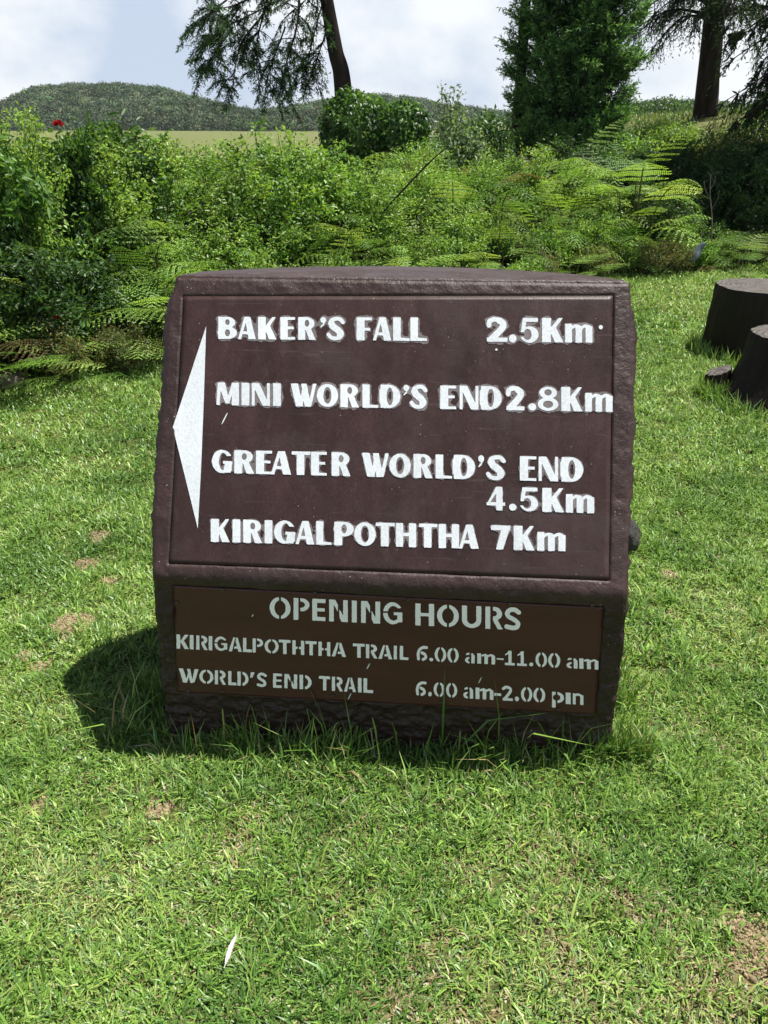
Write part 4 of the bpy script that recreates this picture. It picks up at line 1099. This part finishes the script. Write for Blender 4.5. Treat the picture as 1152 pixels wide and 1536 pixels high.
# leaf litter and undergrowth filling the bank, gap shade put into its dark colours
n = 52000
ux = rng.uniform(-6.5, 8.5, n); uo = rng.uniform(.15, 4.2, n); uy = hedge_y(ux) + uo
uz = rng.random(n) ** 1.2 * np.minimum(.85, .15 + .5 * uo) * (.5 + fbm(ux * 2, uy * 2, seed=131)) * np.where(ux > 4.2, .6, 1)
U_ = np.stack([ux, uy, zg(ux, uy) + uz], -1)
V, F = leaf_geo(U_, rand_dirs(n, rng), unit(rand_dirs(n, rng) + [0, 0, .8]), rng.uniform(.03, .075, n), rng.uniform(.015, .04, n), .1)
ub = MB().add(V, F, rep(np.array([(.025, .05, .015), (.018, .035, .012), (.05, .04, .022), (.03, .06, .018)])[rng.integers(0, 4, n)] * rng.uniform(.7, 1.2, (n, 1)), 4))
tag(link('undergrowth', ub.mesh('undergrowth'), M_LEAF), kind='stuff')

# single plants that stand out
def gpos(px, y):
    d = ray(px, 230.0); return float(d[0] / d[1] * y)
def top_h(px, py, y):
    d = ray(px, py); x = float(d[0] / d[1] * y); return CAM_H + float(d[2] / d[1] * y) - float(zg(x, y)), x
h, x = top_h(930, 236, 9.6); put_fern(3.15, 10.2, 1.45, 'big bracken fern with long arching fronds against the dark shrubs at right', var=0)
for px, py, y, lab in ((88, 184, 6.7, 'tall shrub with one large red flower on top, near the left picture edge'), (93, 477, 5.3, 'low shrub with a small red flower, above the stone at the lawn edge')):
    h, x = top_h(px, py + (8 if py < 300 else 2), y)
    o = put_shrub('broad' if py < 300 else 'scrub', x, y, h, .7, lab, None, name='flowering_shrub')
    n = 60 if py < 300 else 30; rr = .030 if py < 300 else .017
    d = rand_dirs(n, rng); d[:, 2] = np.abs(d[:, 2]) * .8
    V, F = leaf_geo(d * rr * .3, d, rand_dirs(n, rng), rr * 1.25, rr * .75, .1)
    fl = MB().add(V, F, np.array([.33, .012, .028]) * rng.uniform(.7, 1.2, (len(V), 1)))
    f = link('flower', fl.mesh('flower'), M_LEAF, o); f.parent = None; f.parent = o; sc_ = o.scale; f.scale = (1 / sc_[0], 1 / sc_[1], 1 / sc_[2]); f.location = (0, 0, (h + .02) / sc_[2])
    o.rotation_euler = (0, 0, 0)
    if py > 300: f.location = (.0, -.1, (h + .02) / sc_[2])
for key, px, py, y, w, lab in (('yellow', 6, 148, 6.3, .7, 'tall yellow green shrub at the left picture edge, highest of the bank'), ('broad', -70, 140, 6.0, .9, 'tall large leaved shrub cut off by the left picture edge'), ('fresh', 34, 188, 6.8, .7, 'fresh green shrub just right of the tallest shrub at the left edge')):
    h, x = top_h(px, py, y); put_shrub(key, x, y, h, w, lab, None)
for k_, (key, px, py, y) in enumerate((('yellow', 175, 205, 8.6), ('fresh', 215, 200, 9.2), ('yellow', 250, 206, 9.0), ('scrubby', 290, 203, 9.3), ('fresh', 330, 208, 9.6), ('yellow', 140, 204, 8.2), ('fresh', 385, 212, 9.8), ('yellow', 440, 220, 10.2), ('fresh', 120, 210, 7.6), ('yellow', 232, 222, 8.2))):
    key = 'fresh' if key == 'scrubby' else key; h, x = top_h(px, py, y); put_shrub(key, x, y, h, .85 * h)
# clipped looking ivy bushes at the foot of the leaning tree
def round_bush(name, label, x, y, zc, rx, rz, n, pal, ll, lw, shell=.78, cat='bush', base=True, rough=.22):
    root = empty(name, (x, y, float(zg(x, y)))); z0 = root.location.z
    tag(root, label, cat)
    d = rand_dirs(n, rng); lump = .80 + rough * 2 * (fbm(d[:, 0] * 2.2 + x, d[:, 1] * 2.2 + 5, d[:, 2] * 2.2, seed=int(abs(x) * 10) + 3) - .5) + .2
    P = d * (lump * rng.uniform(shell, 1.03, n))[:, None] * np.array([rx, rx, rz]) + np.array([0, 0, zc - z0])
    k = P[:, 2] > .02; P, d = P[k], d[k]
    m = int(n * .5); q = np.stack([rng.normal(0, rx * .5, m), rng.normal(0, rx * .5, m), rng.uniform(0, max(zc - z0, .1), m)], -1)
    P = np.concatenate([P, q]); d = np.concatenate([d, rand_dirs(m, rng)]); n = len(P)
    N = unit(d + rand_dirs(n, rng) * .7 + [0, 0, .4]); D = unit(rand_dirs(n, rng) - [0, 0, .5])
    pal = np.array(pal); cl = fbm(P[:, 0] * 4, P[:, 1] * 4, P[:, 2] * 4, seed=5); ci = np.clip((cl - .2) * 1.7 * len(pal) + rng.normal(0, .6, n), 0, len(pal) - 1).astype(int)
    V, F = leaf_geo(P, D, N, ll * rng.uniform(.6, 1.3, n), lw * rng.uniform(.7, 1.2, n), .2)
    b = MB().add(V, F, rep(pal[ci] * rng.uniform(.8, 1.2, (n, 1)), 4)); link('foliage', b.mesh('foliage'), M_LEAF, root)
    b = MB()
    for k in range(7):
        a = rng.uniform(0, 6.28); tip = np.array([math.cos(a) * rx * .6, math.sin(a) * rx * .6, zc - z0 + rz * .4])
        V, F = tube(curve([(0, 0, -.05), tip * .5 + [.03, 0, .1], tip], 9), np.linspace(.03, .008, 9), 6); b.add(V, F)
    link('stem', b.mesh('stem'), M_STEM, root)
    return root
PI_ = [(.03, .075, .02), (.05, .12, .028), (.08, .17, .036), (.12, .22, .05)]
h, x = top_h(535, 138, 14.0); round_bush('ivy_bush', 'round dark glossy bush wrapping the foot of the leaning tree', x, 14.0, h - .58, .62, .62, 5200, PI_, .075, .055)
h, x = top_h(607, 150, 13.6); round_bush('ivy_bush', 'smaller round glossy bush just right of the bush round the leaning tree', x, 13.6, h - .42, .40, .46, 3000, PI_, .075, .05)
h, x = top_h(690, 165, 12.6); round_bush('pale_shrub', 'pale grey green loose shrub left of the big conifer', x, 12.6, h - .6, .46, .62, 2400, PE, .085, .04, .4)
h, x = top_h(735, 160, 13.2); round_bush('leafy_bush', 'dark bush squeezed between the pale shrub and the big conifer', x, 13.2, h - .6, .42, .6, 2200, PC + PE[:1], .08, .04, .5)
h, x = top_h(640, 205, 12.4); round_bush('leafy_bush', 'low light green bush below the smaller round bush', x, 12.4, h - .4, .5, .4, 2200, PA, .06, .03, .5)
for px, py, y, rx, rz, lab, pal in ((1000, 142, 30, 1.4, .75, 'grey green bush on the grassy rise between the conifer and the right trunk', PC + PA[:2]), (955, 150, 34, 1.2, .8, 'dark bush on the rise touching the right side of the conifer', PC), (1035, 146, 33, 1.2, .7, 'dark bush on the rise just left of the right trunk', PC),
        (1115, 148, 28, 1.5, .8, 'dark bush on the rise just right of the right trunk', PC), (1150, 190, 15.5, .8, .7, 'dry brown green bush at the right picture edge on the rise', PD), (905, 205, 13.5, .7, .55, 'feathery dark green bush at the right foot of the big conifer', PC + PA[:1])):
    h, x = top_h(px, py, y); round_bush('bush', lab, x, y, float(zg(x, y)) + h - rz, rx, rz, 2600, pal, .11 if y > 20 else .06, .06 if y > 20 else .03, .5, rough=.35)
for px, py, y, rx, rz, lab, pal in ((985, 172, 19, .8, .5, 'mid green bush low on the rise, first right of the conifer', PA), (1020, 182, 17.5, .6, .4, 'small yellow green bush on the rise in front of the right trunk', PB), (960, 196, 15.5, .7, .5, 'shaggy green bush below the rise behind the tall ferns', PA + PC), (1135, 176, 17, .8, .5, 'shaded bush on the rise under the cut off fir', PC + PA[:2]), (1095, 196, 14.8, .6, .35, 'low pale bush on the rise right of the trunk foot', PD)):
    h, x = top_h(px, py, y); round_bush('bush', lab, x, y, float(zg(x, y)) + h - rz, rx, rz, 2400, pal, .07, .035, .5, rough=.35)
# dark shrubs in the shade on the right
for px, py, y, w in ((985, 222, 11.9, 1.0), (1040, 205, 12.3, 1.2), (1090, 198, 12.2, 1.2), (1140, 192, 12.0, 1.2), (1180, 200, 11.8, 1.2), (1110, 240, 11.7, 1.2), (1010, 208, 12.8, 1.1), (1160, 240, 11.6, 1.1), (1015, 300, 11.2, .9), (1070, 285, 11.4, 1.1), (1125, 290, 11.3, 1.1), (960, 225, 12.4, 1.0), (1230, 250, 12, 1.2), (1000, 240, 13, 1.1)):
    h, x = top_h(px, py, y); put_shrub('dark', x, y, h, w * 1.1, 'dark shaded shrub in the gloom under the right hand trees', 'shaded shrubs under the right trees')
# slender sapling with pale leaves above the pale shrub
h, x = top_h(664, 130, 12.8)
root = empty('sapling', (x, 12.8, float(zg(x, 12.8)))); tag(root, 'slender pale leaved sapling rising above the shrubs against the sky', 'sapling')
b = MB(); lb = MB()
for k in range(6):
    tp = np.array([rng.uniform(-.28, .32), rng.uniform(-.2, .2), h * rng.uniform(.86, 1.0)]); c = curve([(0, 0, 0), (tp[0] * .3, tp[1] * .3, h * .6), tp], 12)
    V, F = tube(c, np.linspace(.012, .003, 12), 5); b.add(V, F)
    n = 60; P = c[rng.integers(6, 12, n)] + rng.normal(0, .05, (n, 3)); V, F = leaf_geo(P, rand_dirs(n, rng) - [0, 0, .2], unit(rand_dirs(n, rng) + [0, 0, .6]), rng.uniform(.05, .10, n), rng.uniform(.02, .035, n)); lb.add(V, F, rep(np.array(PE)[rng.integers(0, 3, n)], 4))
link('stem', b.mesh('stem'), M_TWIG, root); link('foliage', lb.mesh('foliage'), M_LEAF, root)
# bare twigs and stalks
def stick(name, label, pts, y, r0, r1, mat, extra=()):
    P = [at(px, py, y + dy) for px, py, dy in pts]; c = curve(P, 20)
    b = MB(); V, F = tube(c - c[0], np.linspace(r0, r1, 20), 6); b.add(V, F)
    for ex_ in extra:
        c2 = curve([at(px, py, y + dy) for px, py, dy in ex_], 10); V, F = tube(c2 - c[0], np.linspace(r1 * 1.2, r1 * .5, 10), 5); b.add(V, F)
    return tag(link(name, b.mesh(name), mat, None, tuple(c[0])), label, 'stick')
stick('dead_stalk', 'long thin dark stalk leaning diagonally out of the ferns right of the centre', [(560, 335, .1), (600, 290, 0), (640, 248, -.1), (668, 222, -.1)], 8.2, .011, .006, M_BARK)
stick('bare_twig', 'pale bare forked twig standing in front of the far plain left of the round bush', [(432, 214, 0), (440, 196, 0), (452, 178, .05), (462, 166, .05), (478, 160, .1)], 11, .014, .007, M_TWIG, ([(452, 178, .05), (447, 165, 0), (450, 156, 0)], [(440, 196, 0), (447, 190, 0), (456, 188, .05)]))
stick('seed_stalk', 'pale dry seed stalk standing in front of the dark shrubs at right', [(1066, 372, 0), (1068, 330, 0), (1065, 290, 0), (1066, 262, 0)], 10.2, .008, .004, M_TWIG, ([(1066, 300, 0), (1058, 285, 0), (1056, 272, 0)], [(1067, 315, 0), (1076, 300, 0), (1079, 286, 0)], [(1065, 285, 0), (1071, 275, 0), (1073, 264, 0)]))
# curled blue grey scrap
c0 = at(1050, 380, 9.5); u, v = np.meshgrid(np.linspace(-1, 1, 16), np.linspace(-1, 1, 22))
wd = .055 * np.sqrt(np.clip(1 - v ** 2 * .92, 0, 1)); sx_ = u * wd + v * .04; sz_ = v * .12; sy_ = .05 * u ** 2 + .02 * np.sin(v * 3) + .012 * fbm(u * 3, v * 3, seed=3)
i = np.arange(21)[:, None] * 16 + np.arange(15)[None]; F = np.stack([i, i + 1, i + 17, i + 16], -1).reshape(-1, 4)
Vf = np.stack([sx_.ravel(), sy_.ravel(), sz_.ravel()], -1); n_ = len(Vf)
m, t = new_mat('blue grey scrap'); g = NT(t); g.out(g.n('ShaderNodeBsdfPrincipled', {'Base Color': (.07, .09, .12, 1), 'Roughness': .4}).outputs[0])
o = link('curled_scrap', np_mesh('curled_scrap', np.concatenate([Vf, Vf + [0, .004, 0]]), [F, F[:, ::-1] + n_], None, True), m, None, tuple(c0)); o.rotation_euler = (.15, .25, .3)
tag(o, 'curled blue grey scrap caught in the bushes behind the broad round stump', 'scrap')

# ------------------------------------------------------------------ trees
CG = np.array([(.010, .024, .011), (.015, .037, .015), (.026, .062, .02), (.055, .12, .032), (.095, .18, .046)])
def spray_leaves(C, D, n_tw, tw_len, nl, ll, lw, droop, tipw, up=.3):
    """twiglets along a branch curve C, each clothed with narrow leaves; returns P,D,N,L,W,tone"""
    m = len(C); k = rng.integers(int(m * .25), m, n_tw); base = C[k]; T = unit(np.gradient(C, axis=0))[k]
    side = unit(np.cross(T, [0, 0, 1.])) * rng.choice([-1, 1], n_tw)[:, None]
    d = unit(T * rng.uniform(.3, 1, (n_tw, 1)) + side * rng.uniform(.2, 1, (n_tw, 1)) + rand_dirs(n_tw, rng) * .35 - np.array([0, 0, droop]))
    tl = tw_len * rng.uniform(.5, 1.2, n_tw) * (1.15 - .5 * k / m)
    v = (np.arange(nl) + rng.random((n_tw, nl))) / nl
    P = base[:, None] + d[:, None] * (v * tl[:, None])[..., None] - np.array([0, 0, 1.]) * (v ** 2 * tl[:, None] * droop * .5)[..., None]
    LD = unit(d[:, None] + rng.normal(0, .55, (n_tw, nl, 3))); LN = unit(rng.normal(0, .6, (n_tw, nl, 3)) + np.array([0, 0, up * 2]))
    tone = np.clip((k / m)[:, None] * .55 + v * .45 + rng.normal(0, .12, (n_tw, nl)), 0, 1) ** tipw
    f = lambda a: a.reshape(-1, 3)
    return f(P), f(LD), f(LN), tone.ravel(), (base, base + d * tl[:, None] * .8)
def clothe(mb, C, n_tw, tw_len, nl, ll, lw, droop, tipw=1.0, bright=1.0, wood=None):
    P, D, N, tone, tw = spray_leaves(C, None, n_tw, tw_len, nl, ll, lw, droop, tipw)
    n = len(P); V, F = leaf_geo(P, D, N, ll * rng.uniform(.6, 1.3, n), lw * rng.uniform(.7, 1.3, n), .1)
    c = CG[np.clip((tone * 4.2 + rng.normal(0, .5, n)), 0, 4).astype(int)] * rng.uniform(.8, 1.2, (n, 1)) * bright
    mb.add(V, F, rep(c, 4))
    if wood is not None:
        for a, b in zip(*tw):
            V, F = tube(np.array([a, (a + b) / 2 - [0, 0, .01], b]), [.008, .006, .003], 4, False); wood.add(V, F)
# leaning cypress with lacy hanging boughs
Y1 = 15.0
tr = [at(520, 215, Y1), at(515, 140, Y1), at(503, 75, Y1), at(490, 0, Y1)]; dv = tr[3] - tr[2]
tr += [tr[3] + dv * 1.6, tr[3] + dv * 4, tr[3] + dv * 8, tr[3] + dv * 11]; tr[0][2] = float(zg(*tr[0][:2])) - .2
b0 = tr[0].copy(); b0[2] = float(zg(*tr[0][:2]))
root = empty('cypress_tree', tuple(b0)); tag(root, 'tall tree with a bare leaning dark trunk and lacy boughs hanging out to its left', 'tree')
tc_ = curve(tr, 60); rad = np.interp(np.linspace(0, 1, 60), [0, .2, 1], [.19, .138, .035])
V, F = tube(tc_, rad, 14); V += (fbm(V[:, 0] * 6, V[:, 1] * 6, V[:, 2] * 3, seed=9) - .5)[:, None] * .05 * unit(V - V.mean(0)); wb = MB().add(V - b0, F)
V, F = tube(np.array([at(510, 116, Y1), at(519, 112, Y1 - .05), at(521, 106, Y1 - .05)]), [.06, .045, .03], 7); wb.add(V - b0, F)
link('trunk', wb.mesh('trunk', True), M_BARK, root)
cr, bw = MB(), MB()
BR = [[(488, -70, 0), (420, -30, -.3), (360, 5, -.7), (308, 16, -1.1)], [(430, -40, -.2), (395, 20, -.5), (360, 70, -.6), (348, 140, -.7)], [(450, -20, .2), (445, 40, .0), (428, 100, -.1), (418, 150, -.1)],
      [(488, -10, .1), (474, 40, .2), (462, 90, .3), (452, 128, .3)], [(360, 10, -.7), (335, 45, -.8), (310, 66, -.8)], [(395, 20, -.5), (385, 70, -.3), (392, 110, -.2)], [(350, 40, -.7), (322, 80, -.7), (312, 100, -.6)], [(340, 0, -.9), (322, 14, -1.3), (300, 34, -1.4)],
      [(470, -60, .3), (400, -60, .6), (330, -40, .8), (300, -5, .9)], [(492, 40, 0), (480, 75, .3), (468, 110, .4)], [(428, 40, 0), (410, 90, .1), (400, 120, .1)], [(500, -40, 0), (470, -10, -.3), (440, 15, -.5)], [(420, 0, .1), (380, 20, .2), (340, 40, .3), (310, 60, .3)]]
for k, q in enumerate(BR):
    c = curve([at(px, py, Y1 + dy) for px, py, dy in q], 22)
    V, F = tube(c, np.linspace(.026 if k in (0, 1, 2, 8) else .015, .005, 22), 6, False); bw.add(V - b0, F)
    br = 1.0 if k != 2 else 1.8
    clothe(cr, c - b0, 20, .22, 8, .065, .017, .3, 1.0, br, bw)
    for q_ in range(11):
        i_ = int(rng.integers(5, 22)); d_ = unit(rand_dirs(1, rng)[0] * [1, 1, .8] + unit(c[min(i_ + 1, 21)] - c[i_ - 1]) * .5 - [0, 0, .25]); L_ = rng.uniform(.3, .62)
        c2 = curve([c[i_], c[i_] + d_ * L_ * .55 + [0, 0, .03], c[i_] + d_ * L_ - [0, 0, .10 * L_]], 10)
        V, F = tube(c2, np.linspace(.009, .003, 10), 4, False); bw.add(V - b0, F)
        clothe(cr, c2 - b0, 24, .17, 8, .055, .014, .3, 1.0, br * 1.3)
for k in range(46):     # crown above the picture
    z = rng.uniform(.62, .98); p = tc_[int(z * 59)]; a = rng.uniform(0, 6.28); L = 2.6 * (1.1 - z) + .4
    c = curve([p, p + np.array([math.cos(a) * L * .5, math.sin(a) * L * .5, .15]), p + np.array([math.cos(a) * L, math.sin(a) * L, -.35 * L])], 14)
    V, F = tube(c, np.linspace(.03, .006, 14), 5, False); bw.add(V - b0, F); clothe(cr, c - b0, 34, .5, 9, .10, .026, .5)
link('crown', cr.mesh('crown'), M_CONIFER, root); link('branch', bw.mesh('branch'), M_BARK, root)

def conifer(name, label, x, y, H, R, zlow, nb, n_tw, twl, nl, ll, lw, r0, droop, rise, bright=1.0, lean=(0, 0), prof=None, azf=None, wood=False, bare=False):
    z0 = float(zg(x, y)); root = empty(name, (x, y, z0)); tag(root, label, 'tree')
    t_ = np.linspace(0, 1, 40); tc_ = np.stack([lean[0] * t_ * H, lean[1] * t_ * H, t_ * H - .25], -1)
    V, F = tube(tc_, r0 * (1 - .88 * t_) + r0 * .22 * np.exp(-t_ * H / .35), 16); V += (fbm(V[:, 0] * 7, V[:, 1] * 7, V[:, 2] * 2, seed=9) - .5)[:, None] * .5 * r0 * unit(V - np.interp(V[:, 2], tc_[:, 2], tc_[:, 0])[:, None] * [1, 0, 0])
    link('trunk', MB().add(V, F).mesh('trunk', True), M_BARK, root)
    cr, bw = MB(), MB()
    for k in range(nb):
        f = rng.random() ** 1.5; z = zlow + (H * .97 - zlow) * f; a = rng.uniform(0, 2 * np.pi) if azf is None else azf(z)
        L = R * ((1 - f) ** .75 if prof is None else prof(f)) * rng.uniform(.75, 1.08) + .15
        p = np.array([lean[0] * z, lean[1] * z, z]); o_ = np.array([math.cos(a), math.sin(a), 0])
        c = curve([p, p + o_ * L * .5 + [0, 0, rise * L * .5 + .05 * L], p + o_ * L + [0, 0, rise * L - droop * L * .35]], 16)
        V, F = tube(c, np.linspace(.012 + .012 * L, .005, 16), 5, False); bw.add(V, F)
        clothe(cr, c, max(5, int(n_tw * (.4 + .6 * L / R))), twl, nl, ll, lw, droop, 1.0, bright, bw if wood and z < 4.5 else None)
    link('crown', cr.mesh('crown'), M_CONIFER, root); link('branch', bw.mesh('branch'), M_BARK, root)
    return root
# dense conifer in the middle distance
x = gpos(845, 16.5)
conifer('dense_conifer', 'big dense dark green conifer with feathery light tips right of the centre', x, 16.5, 13, 1.10, .45, 700, 44, .36, 12, .080, .022, .2, .0, .8, 2.6, prof=lambda f: (1 - f) ** .5 * (1 if f > .06 else .85))
x = gpos(772, 17.0)
conifer('straight_pine', 'straight dark trunk rising along the left side of the dense conifer', x, 16.9, 13, 2.2, 7.2, 60, 26, .5, 9, .11, .03, .125, .3, .1)
# big trunk on the rise at right, drooping dark boughs
h, x = top_h(1058, 176, 21.0)
def droopers(name, label, x, y, H, R, zlow, nb, r0, lean, azf=None, n_tw=34, bright=.75):
    return conifer(name, label, x, y, H, R, zlow, nb, n_tw, .55, 10, .10, .024, r0, .75, .06, bright, lean, lambda f: (1 - f) ** .6, azf, True)
t3 = droopers('fir_tree', 'thick straight dark trunk with drooping boughs on the grassy rise at right', x, 21.0, 15, 2.4, 2.0, 150, .27, (-.075, 0))
V, F = tube(np.array([(.2, -.1, 1.62), (.42, -.2, 1.7), (.5, -.22, 1.78)]), [.13, .10, .07], 9); link('stub', MB().add(V, F).mesh('stub', True), M_BARK, t3)
droopers('fir_tree', 'dark fir cut off by the right picture edge, its boughs hanging into view', 8.2, 13.3, 13, 2.8, 2.2, 420, .26, (0, 0), None, 46)

# ------------------------------------------------------------------ air
vb = np.array([(x_, y_, z_) for z_ in (-3.0, 46.0) for y_ in (-8.0, 640.0) for x_ in (-560.0, 720.0)])
hz = np_mesh('haze', vb, [np.array([(0, 2, 3, 1), (4, 5, 7, 6), (0, 1, 5, 4), (1, 3, 7, 5), (3, 2, 6, 7), (2, 0, 4, 6)])])
m, t = new_mat('thin pale air'); g = NT(t)
vp = g.n('ShaderNodeVolumePrincipled', {'Color': (.86, .92, 1.0, 1), 'Density': .00013, 'Anisotropy': .2})
o_ = g.n('ShaderNodeOutputMaterial'); t.links.new(vp.outputs[0], o_.inputs['Volume'])
tag(link('haze', hz, m), kind='stuff')
